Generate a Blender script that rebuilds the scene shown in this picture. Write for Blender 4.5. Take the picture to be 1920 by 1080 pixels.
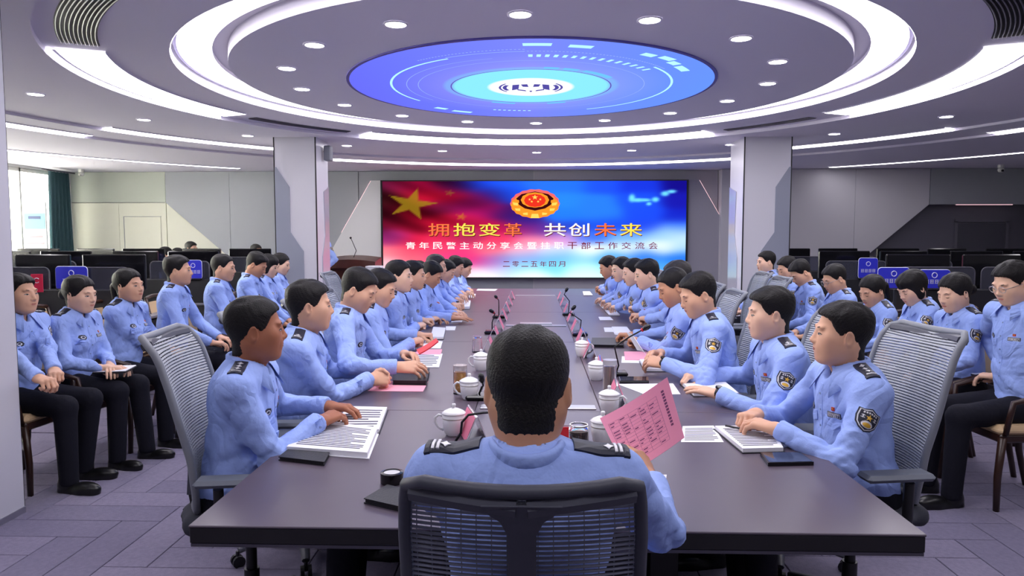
import bpy, bmesh, math, random
import numpy as np
from mathutils import Vector, Matrix
from mathutils.bvhtree import BVHTree

SC = bpy.context.scene
for o in list(bpy.data.objects):
    bpy.data.objects.remove(o)
COL = SC.collection
PI = math.pi

# ---------------------------------------------------------------- camera
CAM_Z, FPX, PITCH, YAW = 1.52, 1342.2, 0.0717, -0.0304
cam_data = bpy.data.cameras.new('camera')
cam_data.sensor_width = 36.0
cam_data.lens = FPX / 1920.0 * 36.0
cam_data.clip_start = 0.05
cam = bpy.data.objects.new('camera', cam_data)
COL.objects.link(cam)
cam.location = (0, 0, CAM_Z)
cam.rotation_euler = (PI / 2 - PITCH, 0, -YAW)
SC.camera = cam

# ---------------------------------------------------------------- world (daylight outside the windows) and exposure
world = bpy.data.worlds.new('daylight')
SC.world = world
world.use_nodes = True
bg = world.node_tree.nodes['Background']
bg.inputs[0].default_value = (1.0, 0.98, 0.84, 1)
bg.inputs[1].default_value = 27.0
SC.view_settings.view_transform = 'Standard'
SC.view_settings.look = 'None'
SC.view_settings.exposure = 0.0
SC.view_settings.gamma = 1.0
SC.view_settings.use_curve_mapping = False
PANEL_E = 12.5      # strength of the luminous ceiling panels
DOWN_E = 30.0      # strength of the downlights
SCREEN_E = 1.25

# ---------------------------------------------------------------- helpers
def srgb(r, g, b):
    def c(u):
        u /= 255.0
        return u / 12.92 if u <= 0.04045 else ((u + 0.055) / 1.055) ** 2.4
    return (c(r), c(g), c(b), 1.0)

MATS = {}
def mat(name, col, rough=0.6, metal=0.0, spec=0.5, bump=None, noise=None, emit=None, trans=0.0, coat=0.0, sss=0.0, alpha=1.0):
    """procedural principled material; noise=(scale, amount) varies the colour, bump=(scale, strength)"""
    if name in MATS:
        return MATS[name]
    m = bpy.data.materials.new(name)
    m.use_nodes = True
    nt = m.node_tree
    b = nt.nodes['Principled BSDF']
    b.inputs['Base Color'].default_value = col
    b.inputs['Roughness'].default_value = rough
    b.inputs['Metallic'].default_value = metal
    b.inputs['Specular IOR Level'].default_value = spec
    b.inputs['Transmission Weight'].default_value = trans
    b.inputs['Coat Weight'].default_value = coat
    b.inputs['Alpha'].default_value = alpha
    if sss:
        b.inputs['Subsurface Weight'].default_value = sss
        b.inputs['Subsurface Radius'].default_value = (0.012, 0.005, 0.003)
    tc = None
    if noise or bump:
        tc = nt.nodes.new('ShaderNodeTexCoord')
    if noise:
        n = nt.nodes.new('ShaderNodeTexNoise')
        n.inputs['Scale'].default_value = noise[0]
        n.inputs['Detail'].default_value = 4
        nt.links.new(tc.outputs['Object'], n.inputs['Vector'])
        mx = nt.nodes.new('ShaderNodeMix')
        mx.data_type = 'RGBA'
        a = noise[1]
        mx.inputs[6].default_value = tuple(c * (1 - a) for c in col[:3]) + (1,)
        mx.inputs[7].default_value = tuple(min(1, c * (1 + a)) for c in col[:3]) + (1,)
        nt.links.new(n.outputs['Fac'], mx.inputs[0])
        nt.links.new(mx.outputs[2], b.inputs['Base Color'])
    if bump:
        n2 = nt.nodes.new('ShaderNodeTexNoise')
        n2.inputs['Scale'].default_value = bump[0]
        n2.inputs['Detail'].default_value = 3
        nt.links.new(tc.outputs['Object'], n2.inputs['Vector'])
        bp = nt.nodes.new('ShaderNodeBump')
        bp.inputs['Strength'].default_value = bump[1]
        bp.inputs['Distance'].default_value = 0.01
        nt.links.new(n2.outputs['Fac'], bp.inputs['Height'])
        nt.links.new(bp.outputs['Normal'], b.inputs['Normal'])
    if emit:
        b.inputs['Emission Color'].default_value = emit[0]
        b.inputs['Emission Strength'].default_value = emit[1]
    MATS[name] = m
    return m

def attr_emit(name, strength):
    """emission whose colour is the mesh's own colour attribute (screen picture)"""
    m = bpy.data.materials.new(name)
    m.use_nodes = True
    nt = m.node_tree
    for n in list(nt.nodes):
        nt.nodes.remove(n)
    at = nt.nodes.new('ShaderNodeAttribute'); at.attribute_name = 'picture'
    em = nt.nodes.new('ShaderNodeEmission'); em.inputs[1].default_value = strength
    ou = nt.nodes.new('ShaderNodeOutputMaterial')
    nt.links.new(at.outputs['Color'], em.inputs[0])
    nt.links.new(em.outputs[0], ou.inputs[0])
    return m

def emis(name, col, strength):
    if name in MATS:
        return MATS[name]
    m = bpy.data.materials.new(name)
    m.use_nodes = True
    nt = m.node_tree
    for n in list(nt.nodes):
        nt.nodes.remove(n)
    em = nt.nodes.new('ShaderNodeEmission')
    em.inputs[0].default_value = col
    em.inputs[1].default_value = strength
    ou = nt.nodes.new('ShaderNodeOutputMaterial')
    nt.links.new(em.outputs[0], ou.inputs[0])
    MATS[name] = m
    return m

def link(o, parent=None):
    COL.objects.link(o)
    if parent is not None:
        o.parent = parent
    return o

def tag(o, label=None, cat=None, group=None, kind=None):
    if label: o['label'] = label
    if cat: o['category'] = cat
    if group: o['group'] = group
    if kind: o['kind'] = kind
    return o

def empty(name, loc=(0, 0, 0), rz=0.0, label=None, cat=None, group=None, parent=None):
    o = bpy.data.objects.new(name, None)
    o.empty_display_size = 0.1
    link(o, parent)
    o.location = loc
    o.rotation_euler = (0, 0, rz)
    return tag(o, label, cat, group)

class MB:
    """collects pieces into ONE mesh object"""
    def __init__(s):
        s.v = []; s.f = []; s.m = []
    def add(s, verts, faces, mi=0, M=None):
        n = len(s.v)
        if M is not None:
            verts = [tuple(M @ Vector(p)) for p in verts]
        s.v.extend([tuple(map(float, p)) for p in verts])
        s.f.extend([tuple(int(i) + n for i in f) for f in faces])
        s.m.extend([mi] * len(faces))
        return s
    def box(s, c, d, mi=0, M=None, bev=0.0):
        x, y, z = c; a, b, e = d[0] / 2, d[1] / 2, d[2] / 2
        if bev <= 0:
            vs = [(x + i * a, y + j * b, z + k * e) for k in (-1, 1) for j in (-1, 1) for i in (-1, 1)]
            fs = [(0, 2, 3, 1), (4, 5, 7, 6), (0, 1, 5, 4), (2, 6, 7, 3), (0, 4, 6, 2), (1, 3, 7, 5)]
            return s.add(vs, fs, mi, M)
        r = min(bev, a * .99, b * .99, e * .99)
        vs = []; idx = {}
        for k in (-1, 1):
            for j in (-1, 1):
                for i in (-1, 1):
                    for ax in range(3):
                        p = [x + i * (a - r), y + j * (b - r), z + k * (e - r)]
                        p[ax] += (i, j, k)[ax] * r
                        idx[(i, j, k, ax)] = len(vs); vs.append(tuple(p))
        fs = []
        for ax in range(3):
            o1, o2 = [q for q in range(3) if q != ax]
            for sg in (-1, 1):
                q = []
                for (u, w) in ((-1, -1), (1, -1), (1, 1), (-1, 1)):
                    t = [0, 0, 0]; t[ax] = sg; t[o1] = u; t[o2] = w
                    q.append(idx[(*t, ax)])
                if (sg > 0) != (ax != 1): q = q[::-1]
                fs.append(tuple(q))
        for ax in range(3):
            o1, o2 = [q for q in range(3) if q != ax]
            for u in (-1, 1):
                for w in (-1, 1):
                    t0 = [0, 0, 0]; t0[o1] = u; t0[o2] = w
                    ta = list(t0); ta[ax] = -1; tb = list(t0); tb[ax] = 1
                    fs.append((idx[(*ta, o1)], idx[(*tb, o1)], idx[(*tb, o2)], idx[(*ta, o2)]))
        for k in (-1, 1):
            for j in (-1, 1):
                for i in (-1, 1):
                    fs.append((idx[(i, j, k, 0)], idx[(i, j, k, 1)], idx[(i, j, k, 2)]))
        return s.add(vs, fs, mi, M)
    def tube(s, pts, rad, n=8, mi=0, cap=True, M=None, flat=None):
        pts = [Vector(p) for p in pts]
        if not hasattr(rad, '__len__'): rad = [rad] * len(pts)
        vs = []; fs = []
        up = None
        for i, p in enumerate(pts):
            t = (pts[min(i + 1, len(pts) - 1)] - pts[max(i - 1, 0)])
            if t.length < 1e-9: t = Vector((0, 0, 1))
            t.normalize()
            if up is None:
                a = Vector((0, 0, 1)) if abs(t.z) < .9 else Vector((1, 0, 0))
                up = (a - t * a.dot(t)).normalized()
            else:
                up = (up - t * up.dot(t))
                up = up.normalized() if up.length > 1e-6 else t.orthogonal().normalized()
            sd = t.cross(up)
            fl = 1.0 if flat is None else flat
            for k in range(n):
                a = 2 * PI * k / n
                vs.append(p + (up * math.cos(a) * fl + sd * math.sin(a)) * rad[i])
        for i in range(len(pts) - 1):
            for k in range(n):
                k2 = (k + 1) % n
                fs.append((i * n + k, i * n + k2, (i + 1) * n + k2, (i + 1) * n + k))
        if cap:
            fs.append(tuple(range(n))[::-1])
            fs.append(tuple((len(pts) - 1) * n + k for k in range(n)))
        return s.add(vs, fs, mi, M)
    def lathe(s, prof, n=24, mi=0, c=(0, 0, 0), M=None, cap=True):
        vs = []; fs = []
        for (r, z) in prof:
            for k in range(n):
                a = 2 * PI * k / n
                vs.append((c[0] + r * math.cos(a), c[1] + r * math.sin(a), c[2] + z))
        for i in range(len(prof) - 1):
            for k in range(n):
                k2 = (k + 1) % n
                fs.append((i * n + k, i * n + k2, (i + 1) * n + k2, (i + 1) * n + k))
        if cap and prof[0][0] > 1e-6: fs.append(tuple(range(n))[::-1])
        if cap and prof[-1][0] > 1e-6: fs.append(tuple((len(prof) - 1) * n + k for k in range(n)))
        return s.add(vs, fs, mi, M)
    def prism(s, poly, h0, h1, mi=0, M=None):
        """poly in xy, extruded from z=h0 to z=h1"""
        n = len(poly)
        vs = [(p[0], p[1], h0) for p in poly] + [(p[0], p[1], h1) for p in poly]
        fs = [tuple(range(n))[::-1], tuple(range(n, 2 * n))]
        fs += [(k, (k + 1) % n, n + (k + 1) % n, n + k) for k in range(n)]
        return s.add(vs, fs, mi, M)
    def mesh(s, name, mats, smooth=False):
        me = bpy.data.meshes.new(name)
        me.from_pydata(s.v, [], s.f)
        for m in (mats if isinstance(mats, (list, tuple)) else [mats]):
            me.materials.append(m)
        if len(set(s.m)) > 1:
            me.polygons.foreach_set('material_index', s.m)
        if smooth:
            me.polygons.foreach_set('use_smooth', [True] * len(s.f))
            if smooth != True:
                me.set_sharp_from_angle(angle=smooth)
        me.update()
        return me
    def build(s, name, mats, parent=None, smooth=False):
        o = bpy.data.objects.new(name, s.mesh(name, mats, smooth))
        return link(o, parent)

def np_mesh(name, V, F, mats, mi=None, smooth=True):
    """fast mesh from numpy arrays of verts and quads"""
    me = bpy.data.meshes.new(name)
    nv, nf = len(V), len(F)
    me.vertices.add(nv); me.vertices.foreach_set('co', np.asarray(V, np.float32).ravel())
    me.loops.add(nf * 4); me.loops.foreach_set('vertex_index', np.asarray(F, np.int32).ravel())
    me.polygons.add(nf)
    me.polygons.foreach_set('loop_start', np.arange(0, nf * 4, 4, dtype=np.int32))
    for m in (mats if isinstance(mats, (list, tuple)) else [mats]):
        me.materials.append(m)
    if mi is not None: me.polygons.foreach_set('material_index', np.asarray(mi, np.int32))
    if smooth: me.polygons.foreach_set('use_smooth', np.ones(nf, bool))
    me.update(calc_edges=True)
    me.validate()
    return me

def mesh_obj(name, me, parent=None):
    return link(bpy.data.objects.new(name, me), parent)

def copy_tree(o, parent=None):
    c = o.copy(); COL.objects.link(c); c.parent = parent
    for ch in o.children:
        copy_tree(ch, c)
    return c

def arc_annulus(r0, r1, a0, a1, z, n, c):
    """flat annulus sector facing down; angle measured from +y towards +x, degrees"""
    vs = []; fs = []
    for i in range(n + 1):
        a = math.radians(a0 + (a1 - a0) * i / n)
        for r in (r0, r1):
            vs.append((c[0] + r * math.sin(a), c[1] + r * math.cos(a), z))
    for i in range(n):
        fs.append((2 * i, 2 * i + 1, 2 * i + 3, 2 * i + 2))
    return vs, fs

def arc_wall(r, a0, a1, z0, z1, n, c):
    vs = []; fs = []
    for i in range(n + 1):
        a = math.radians(a0 + (a1 - a0) * i / n)
        for z in (z0, z1):
            vs.append((c[0] + r * math.sin(a), c[1] + r * math.cos(a), z))
    for i in range(n):
        fs.append((2 * i, 2 * i + 2, 2 * i + 3, 2 * i + 1))
    return vs, fs
# ================================================================ ROOM
CX, CY = 0.02, 6.48                      # centre of the round ceiling
XL, XR, YF, YB = -8.8, 9.4, -3.2, 13.5   # left, right, front (behind the camera), back
Z_DISC, Z_TROUGH, Z1, Z2, Z3, Z4 = 2.855, 2.93, 2.845, 2.805, 2.775, 2.745

M_ceil = mat('ceiling_paint', srgb(232, 228, 240), 0.75)
M_wall = mat('wall_panel_white', srgb(214, 214, 212), 0.55, noise=(3, .02))
M_wall_grey = mat('wall_panel_grey', srgb(150, 153, 160), 0.55)
M_wall_dark = mat('wall_panel_dark', srgb(92, 90, 102), 0.5)
M_col_white = mat('column_white', srgb(214, 212, 220), 0.35)
M_col_grey = mat('column_grey', srgb(146, 150, 166), 0.4)
M_black = mat('black_trim', srgb(18, 17, 20), 0.4)
M_panel = emis('light_panel', (0.98, 0.94, 1.0, 1), PANEL_E)
M_ringp = emis('ring_light_panel', (0.98, 0.94, 1.0, 1), PANEL_E * .62)
M_trim = mat('lamp_trim_lavender', srgb(120, 112, 150), .6)
M_down = emis('downlight_glow', (0.98, 0.94, 1.0, 1), DOWN_E)
M_silver = mat('silver_metal', srgb(190, 190, 196), 0.3, metal=0.9)
M_glass = mat('clear_glass', (1, 1, 1, 1), 0.02, trans=1.0)

# --- floor: slab plus herringbone carpet planks where they can be told apart
M_carpet = mat('carpet', srgb(130, 125, 147), 0.95, spec=0.1, noise=(60, .16), bump=(240, .5))
M_carpet2 = mat('carpet_plank_a', srgb(136, 130, 152), 0.95, spec=0.1, noise=(45, .2), bump=(240, .5))
M_carpet3 = mat('carpet_plank_b', srgb(126, 121, 143), 0.95, spec=0.1, noise=(45, .2), bump=(240, .5))
M_seam = mat('carpet_seam', srgb(70, 64, 84), 0.95, spec=0.1)
floor = MB().box(((XL + XR) / 2, (YF + YB) / 2, -0.1), (XR - XL, YB - YF, 0.2)).build('floor', M_carpet)
tag(floor, kind='structure')
seam = MB().box((0, 5.0, 0.0005), (6.4, 4.6, 0.003)).build('carpet_underlay', M_seam, floor)
PW, PL, GAP = 0.21, 0.735, 0.005
plank_me = []
for (dx, dy) in ((PL, PW), (PW, PL)):
    for mm in (M_carpet2, M_carpet3):
        plank_me.append(MB().box((0, 0, 0.003), (dx - GAP, dy - GAP, 0.006), bev=0.002).mesh('carpet_plank', mm))
nplank = 0
cand = []
for i in range(-40, 60):
    for j in range(-30, 30):
        # herringbone lattice: basis (PW, PW) and (PL+PW... )
        bx = i * PW + j * PL; by = i * PW - j * PL
        for k, (ox, oy) in enumerate(((PL / 2, PW / 2), (PL + PW / 2 - PL, PW + PL / 2))):
            x, y = bx + ox - 0.2, by + oy + 0.3
            if -3.75 < x < 3.75 and 2.45 < y < 7.75:
                cand.append((math.hypot(x, y), x, y, k))
cand.sort()
random.seed(5)
for (d, x, y, k) in cand[:298]:
    o = bpy.data.objects.new('carpet_plank', plank_me[2 * k + random.randint(0, 1)])
    link(o, floor); o.location = (x, y, 0)

# --- ceiling rings
ceil = empty('ceiling'); tag(ceil, kind='structure')
C2 = (CX, CY)
def annulus(name, r0, r1, z, a0=0, a1=360, n=128, m=M_ceil, parent=None):
    vs, fs = arc_annulus(r0, r1, a0, a1, z, n, C2)
    return MB().add(vs, fs).build(name, m, parent or ceil)
def wallring(name, r, z0, z1, a0=0, a1=360, n=128, m=M_ceil, flip=False, parent=None):
    vs, fs = arc_wall(r, a0, a1, z0, z1, n, C2)
    if flip: fs = [f[::-1] for f in fs]
    return MB().add(vs, fs).build(name, m, parent or ceil, smooth=True)
RD, RLI, RLO, RW0, RW1, RW2, RW3 = 2.55, 2.66, 2.90, 2.945, 3.74, 5.50, 6.12
annulus('ceiling_disc', 0.0, RD, Z_DISC)
wallring('disc_edge', RD, Z_DISC, Z_TROUGH + .03, flip=True)
annulus('light_trough', RD, RW0, Z_TROUGH + .03)
wallring('ring_step', RW0, Z1, Z_TROUGH + .03)
annulus('ceiling_ring', RW0, RW1, Z1)
wallring('ring_step', RW1, Z2, Z1)
annulus('ceiling_ring', RW1, RW2, Z2)
wallring('ring_step', RW2, Z3, Z2)
annulus('ceiling_ring', RW2, RW3, Z3)
wallring('ring_step', RW3, Z4, Z3)
# outer field: circle RW3 out to the room's rectangle
vs = []; fs = []; NS = 144
for i in range(NS):
    a = 2 * PI * i / NS
    s, c = math.sin(a), math.cos(a)
    tx = ((XR + .2 - CX) / s if s > 1e-6 else (XL - .2 - CX) / s) if abs(s) > 1e-6 else 1e9
    ty = ((YB + .2 - CY) / c if c > 1e-6 else (YF - .2 - CY) / c) if abs(c) > 1e-6 else 1e9
    t = min(tx, ty)
    vs += [(CX + RW3 * s, CY + RW3 * c, Z4), (CX + t * s, CY + t * c, Z4)]
for i in range(NS):
    j = (i + 1) % NS
    fs.append((2 * i, 2 * i + 1, 2 * j + 1, 2 * j))
MB().add(vs, fs).build('ceiling_field', M_ceil, ceil)
# roof slab above the steps keeps daylight out
MB().box(((XL + XR) / 2, (YF + YB) / 2, 3.12), (XR - XL + .4, YB - YF + .4, 0.1)).build('roof_slab', M_ceil, ceil)

# --- luminous panels (things of their own: each lamp one object)
def lamp_panel(name, label, r0, r1, z, a0, a1, wall=None, n=48, group=None, M_panel=M_panel):
    root = empty(name, (CX, CY, z), label=label, cat='light panel', group=group)
    inv = (0, 0)
    mb = MB()
    vs, fs = arc_annulus(r0, r1, a0, a1, -0.012, n, inv)
    vt, ft = arc_annulus(r0, r1, a0, a1, 0.02, n, inv)
    mb.add(vs, fs); mb.build('diffuser', M_panel, root)
    mb = MB(); mb.add(vt, [f[::-1] for f in ft])
    for r, fl in ((r0, True), (r1, False)):
        v2, f2 = arc_wall(r, a0, a1, -0.012, 0.02, n, inv)
        mb.add(v2, f2)
    mb.build('housing', M_ceil, root)
    vs, fs = arc_annulus(r1 + .002, r1 + .022, a0, a1, -0.014, n, inv)
    MB().add(vs, fs).build('trim_line', M_trim, root)
    if wall:
        rw, z0, z1 = wall
        vs, fs = arc_wall(rw - 0.006, a0, a1, z0 - z, z1 - z, n, inv)
        mb = MB(); mb.add(vs, fs); mb.build('step_glow', M_panel, root, smooth=True)
    return root
lamp_panel('ring_light', 'continuous round white light panel encircling the ceiling disc', RLI, RLO, Z_TROUGH, 0, 360, (RW0, Z1 + .006, Z1 + .050), 128, M_panel=M_ringp)
for a0, a1, t in ((-113, -68, 'left'), (-38, 38, 'far'), (66, 112, 'right')):
    lamp_panel('arc_light', {'left': 'wide curved light panel beside the left ceiling grille', 'far': 'curved light panel ahead of the two columns, nearest the screen',
               'right': 'wide curved light panel beside the right ceiling grille'}[t], 3.37, 3.68, Z1, a0, a1, (RW1, Z2 + .004, Z1 - .008), 40)
for a0, a1, t in ((-69, -40, 'curved light strip in the ceiling step left of the left column'), (41, 65, 'curved light strip in the ceiling step right of the right column')):
    lamp_panel('step_light', t, 5.34, 5.47, Z2, a0, a1, (RW2, Z3 + .003, Z2 - .004), 24)
for a0, a1, t in ((-105, -67, 'curved light strip over the left window side of the room'), (-36, 35, 'long curved light strip between the columns above the video screen'), (66, 105, 'short curved light strip over the far right consoles')):
    lamp_panel('step_light', t, 5.94, 6.09, Z3, a0, a1, (RW3, Z4 + .003, Z3 - .004), 32)
for a0, a1, t in ((-84, -40, 'thin outermost light line on the left above the wall with a door'), (39, 84, 'thin outermost light line on the right above the dark alcove')):
    lamp_panel('line_light', t, 8.18, 8.30, Z4, a0, a1, None, 32)

for r0, r1, z, w, a0, a1, t in ((3.37, 3.68, Z1, (RW1, Z2 + .004, Z1 - .008), 152, 208, 'curved light panel overhead at the near table end'), (5.34, 5.47, Z2, (RW2, Z3 + .003, Z2 - .004), 112, 150, 'curved light strip behind the camera on the right'),
        (5.34, 5.47, Z2, (RW2, Z3 + .003, Z2 - .004), -150, -112, 'curved light strip behind the camera on the left'), (5.94, 6.09, Z3, (RW3, Z4 + .003, Z3 - .004), 144, 216, 'long curved light strip behind the camera')):
    lamp_panel('rear_light', t, r0, r1, z, a0, a1, w, 40)

# --- downlights
def downlight(x, y, z, label, group):
    root = empty('downlight', (x, y, z), label=label, cat='downlight', group=group)
    o = mesh_obj('trim_ring', DL_RING, root); mesh_obj('lens', DL_LENS, root)
DL_RING = MB().lathe([(0.078, -0.001), (0.078, -0.008), (0.066, -0.008), (0.064, -0.002)], 24, cap=False).mesh('trim_ring', M_ceil, True)
v, f = MB(), None
DL_LENS = MB().lathe([(0.0, -0.006), (0.064, -0.006)], 24).mesh('lens', M_down)
ORD = ['itself, first', 'second', 'third', 'fourth', 'fifth', 'sixth', 'seventh', 'eighth', 'ninth', 'tenth', 'eleventh', 'twelfth', 'thirteenth', 'fourteenth', 'fifteenth', 'sixteenth', 'seventeenth', 'eighteenth', 'nineteenth', 'twentieth']
ang = [(i * 22.5 + 1.5) for i in range(16)]
for i, a in enumerate(ang):
    r = math.radians(a)
    downlight(CX - .05 + 2.07 * math.sin(r), CY + 2.07 * math.cos(r), Z_DISC, 'round downlight near the blue disc, %s clockwise from the one nearest the screen' % ORD[i], 'downlights around the blue ceiling disc')
for i in range(20):
    a = -90 + 17.6 * i if False else (i * 18.0 - 0.5)
    r = math.radians(a)
    downlight(CX + .06 + 4.58 * math.sin(r), CY + 4.58 * math.cos(r), Z2, 'round downlight in the outer ceiling ring, %s clockwise from the one before the screen' % ORD[i], 'downlights in the outer ceiling ring')

# --- ceiling grilles and slots
def grille(a0, a1, r0, r1, label, nb):
    root = empty('air_grille', (CX, CY, Z1), label=label, cat='air grille', group=None)
    vs, fs = arc_annulus(r0, r1, a0, a1, -0.003, 20, (0, 0))
    MB().add(vs, fs).build('dark_slot', M_black, root)
    for k in range(nb):
        r = r0 + (r1 - r0) * (k + .5) / nb
        mb = MB()
        pts = [(r * math.sin(math.radians(a0 + (a1 - a0) * i / 16)), r * math.cos(math.radians(a0 + (a1 - a0) * i / 16)), -0.008) for i in range(17)]
        mb.tube(pts, 0.0042, 4)
        mb.build('louvre', mat('grille_grey', srgb(120, 116, 128), .5), root)
grille(-150, -116, 3.38, 3.62, 'dark curved louvred air grille at the upper left of the ceiling', 10)
grille(116, 150, 3.38, 3.62, 'dark curved louvred air grille at the upper right of the ceiling', 10)
grille(-64, -42, 3.46, 3.60, 'narrow dark air slot in front of the left column', 3)
grille(42, 61, 3.46, 3.60, 'narrow dark air slot in front of the right column', 3)

# --- blue graphic disc in the middle of the ceiling
def disc_picture():
    NR, NA = 40, 160
    P = []; Cc = []; F = []
    R = 1.575
    for i in range(NR + 1):
        rr = R * i / NR
        for k in range(NA):
            a = 2 * PI * k / NA
            x, y = rr * math.sin(a), rr * math.cos(a)
            P.append((x, y, 0))
            q = rr / R
            u = x / R
            base = np.array([118, 128, 238.]) * (1 - .5 * abs(u)) + np.array([92, 128, 250.]) * (.5 * abs(u))
            if u < 0: base = base * (1 + u) + np.array([100, 104, 236.]) * (-u)
            else: base = base * (1 - u) + np.array([98, 140, 255.]) * u
            base += max(0, .8 - q) * np.array([60, 40, 20.])
            if q < .50: base = base * .5 + np.array([120, 190, 245.]) * .5
            if q < .44: base = np.array([132, 222, 250.])
            if q < .248: base = np.array([250, 250, 255.])
            Cc.append([((c / 255.) ** 2.2) for c in np.clip(base, 0, 255)] + [1])
    for i in range(NR):
        for k in range(NA):
            k2 = (k + 1) % NA
            F.append((i * NA + k, i * NA + k2, (i + 1) * NA + k2, (i + 1) * NA + k))
    me = np_mesh('disc_face', P, F, attr_emit('ceiling_disc_picture', 1.2), smooth=False)
    return P, Cc, me
P, Cc, me = disc_picture()
# np_mesh may merge nothing; attach colours by vertex
at = me.color_attributes.new('picture', 'FLOAT_COLOR', 'POINT')
if len(me.vertices) == len(Cc):
    at.data.foreach_set('color', np.asarray(Cc, np.float32).ravel())
disc = empty('ceiling_emblem_disc', (CX - .05, CY, Z_DISC - .012), label='round blue and violet luminous graphic disc on the ceiling above the table', cat='ceiling display')
mesh_obj('disc_face', me, disc)
MB().lathe([(1.575, 0.0), (1.6, 0.0), (1.6, 0.012), (1.575, .012)], 96, cap=False).build('rim', mat('disc_rim', srgb(90, 80, 170), .5), disc)
M_cy = emis('disc_cyan', srgb(176, 236, 255), 1.25)
M_cy2 = emis('disc_pale', srgb(150, 176, 250), 1.1)
M_vi = emis('disc_violet', srgb(112, 100, 200), 0.9)
M_tq = emis('disc_turquoise', srgb(110, 196, 246), 1.1)
def darc(r0, r1, a0, a1, m, n=24, name='graphic_line', z=-.003):
    vs, fs = arc_annulus(r0, r1, a0, a1, z, n, (0, 0)); MB().add(vs, fs).build(name, m, disc)
# near side of the disc is angle 180 (towards the camera); left = -90
darc(1.215, 1.235, -150, -62, M_cy); darc(1.215, 1.235, 28, 128, M_cy)
darc(.99, .996, -180, 180, M_cy2, 72); darc(.70, .712, -180, 180, M_vi, 72)
darc(1.09, 1.096, -165, -60, M_cy2); darc(1.25, 1.262, -178, -150, M_cy2)
for r, a0, a1 in ((1.44, 176, 184), (1.42, 164, 171), (1.42, 142, 147), (1.44, 134, 140), (1.40, 128, 133), (1.38, 118, 126), (1.36, -44, -38), (1.40, -34, -25)):
    darc(r - .035, r + .035, a0 - 2, a1 - 2, M_cy if (a0 + 3) % 3 else M_cy2, 6, 'graphic_block')
for k in range(15):
    a = 180 - 3.0 * k - (0.06 * k * k)
    darc(1.10, 1.17, a - .9, a + .7, M_cy, 2, 'graphic_tick')
for k in range(8):
    a = -1 - 2.6 * k
    darc(1.14, 1.175, a - .7, a + .7, M_cy, 2, 'graphic_tick')
for k in range(46):
    a = 182 - 1.3 * k; darc(1.255, 1.268, a - .35, a + .35, M_cy2, 1, 'graphic_dash')
for k in range(30):
    a = -178 + 1.3 * k; darc(1.31, 1.322, a - .35, a + .35, M_cy2, 1, 'graphic_dash')
for a0, a1 in ((150, 160), (163, 172), (120, 146), (-30, -12), (12, 26)):
    darc(.735, .79, a0, a1, M_tq, 8)
# dark violet shield emblem in the white centre (read from the camera's side)
M_em = emis('emblem_violet', srgb(92, 84, 176), 0.9)
for sx in (-1, 1):
    for (r0, r1, a0, a1) in ((.265, .285, 52, 128), (.215, .25, 62, 118)):
        darc(r0, r1, sx * a0, sx * a1, M_em, 16, 'emblem_wing')
    MB().prism([(sx * .16, -.12), (sx * .10, -.14), (sx * .11, .05), (sx * .17, .10)][::sx], -.004, -.003).build('emblem_pillar', M_em, disc)
    MB().prism([(sx * .03, -.15), (sx * .085, -.14), (sx * .07, -.05), (sx * .02, -.04)][::sx], -.004, -.003).build('emblem_roof', M_em, disc)
MB().prism([(-.015, .14), (0, .12), (.015, .14), (0, .19)], -.004, -.003).build('emblem_point', M_em, disc)
for sx in (-1, 1):
    MB().prism([(sx * .05, .10), (sx * .12, .06), (sx * .12, .10), (sx * .04, .15)][::sx], -.004, -.003).build('emblem_base', M_em, disc)

# --- walls
def slab(name, x0, x1, y0, y1, z0, z1, m, parent=None, bev=0.0):
    return MB().box(((x0 + x1) / 2, (y0 + y1) / 2, (z0 + z1) / 2), (x1 - x0, y1 - y0, z1 - z0), bev=bev).build(name, m, parent)
def xzpoly(name, poly, y0, y1, m, parent=None):
    """polygon in x,z extruded along y"""
    Mx = Matrix(((1, 0, 0, 0), (0, 0, 1, 0), (0, 1, 0, 0), (0, 0, 0, 1)))
    mb = MB(); mb.prism(poly, y0, y1)
    mb.v = [(p[0], p[2], p[1]) for p in mb.v]
    mb.f = [f[::-1] for f in mb.f]
    return mb.build(name, m, parent)
# pixel -> point on the plane y = Y  (used to read sizes off the photograph)
_cp, _sp, _cy, _sy = math.cos(PITCH), math.sin(PITCH), math.cos(YAW), math.sin(YAW)
_fw = Vector((_sy * _cp, _cy * _cp, -_sp)); _rt = Vector((_cy, -_sy, 0)); _up = _rt.cross(_fw)
CAMP = Vector((0, 0, CAM_Z))
def ray(px, py): return _fw + _rt * ((px - 960) / FPX) + _up * ((540 - py) / FPX)
def aty(px, py, Y): r = ray(px, py); return CAMP + r * (Y / r.y)
def atz(px, py, Z): r = ray(px, py); return CAMP + r * ((Z - CAM_Z) / r.z)
def atx(px, py, X): r = ray(px, py); return CAMP + r * (X / r.x)
def xz(px, py, Y): p = aty(px, py, Y); return (p.x, p.z)

wb = slab('wall_back', XL, XR, YB, YB + .15, 0, 3.1, M_wall); tag(wb, kind='structure')
wr = slab('wall_right', XR, XR + .15, YF, YB, 0, 3.1, M_wall); tag(wr, kind='structure')
wf = slab('wall_front', XL, XR, YF - .15, YF, 0, 3.1, M_wall); tag(wf, kind='structure')
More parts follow.
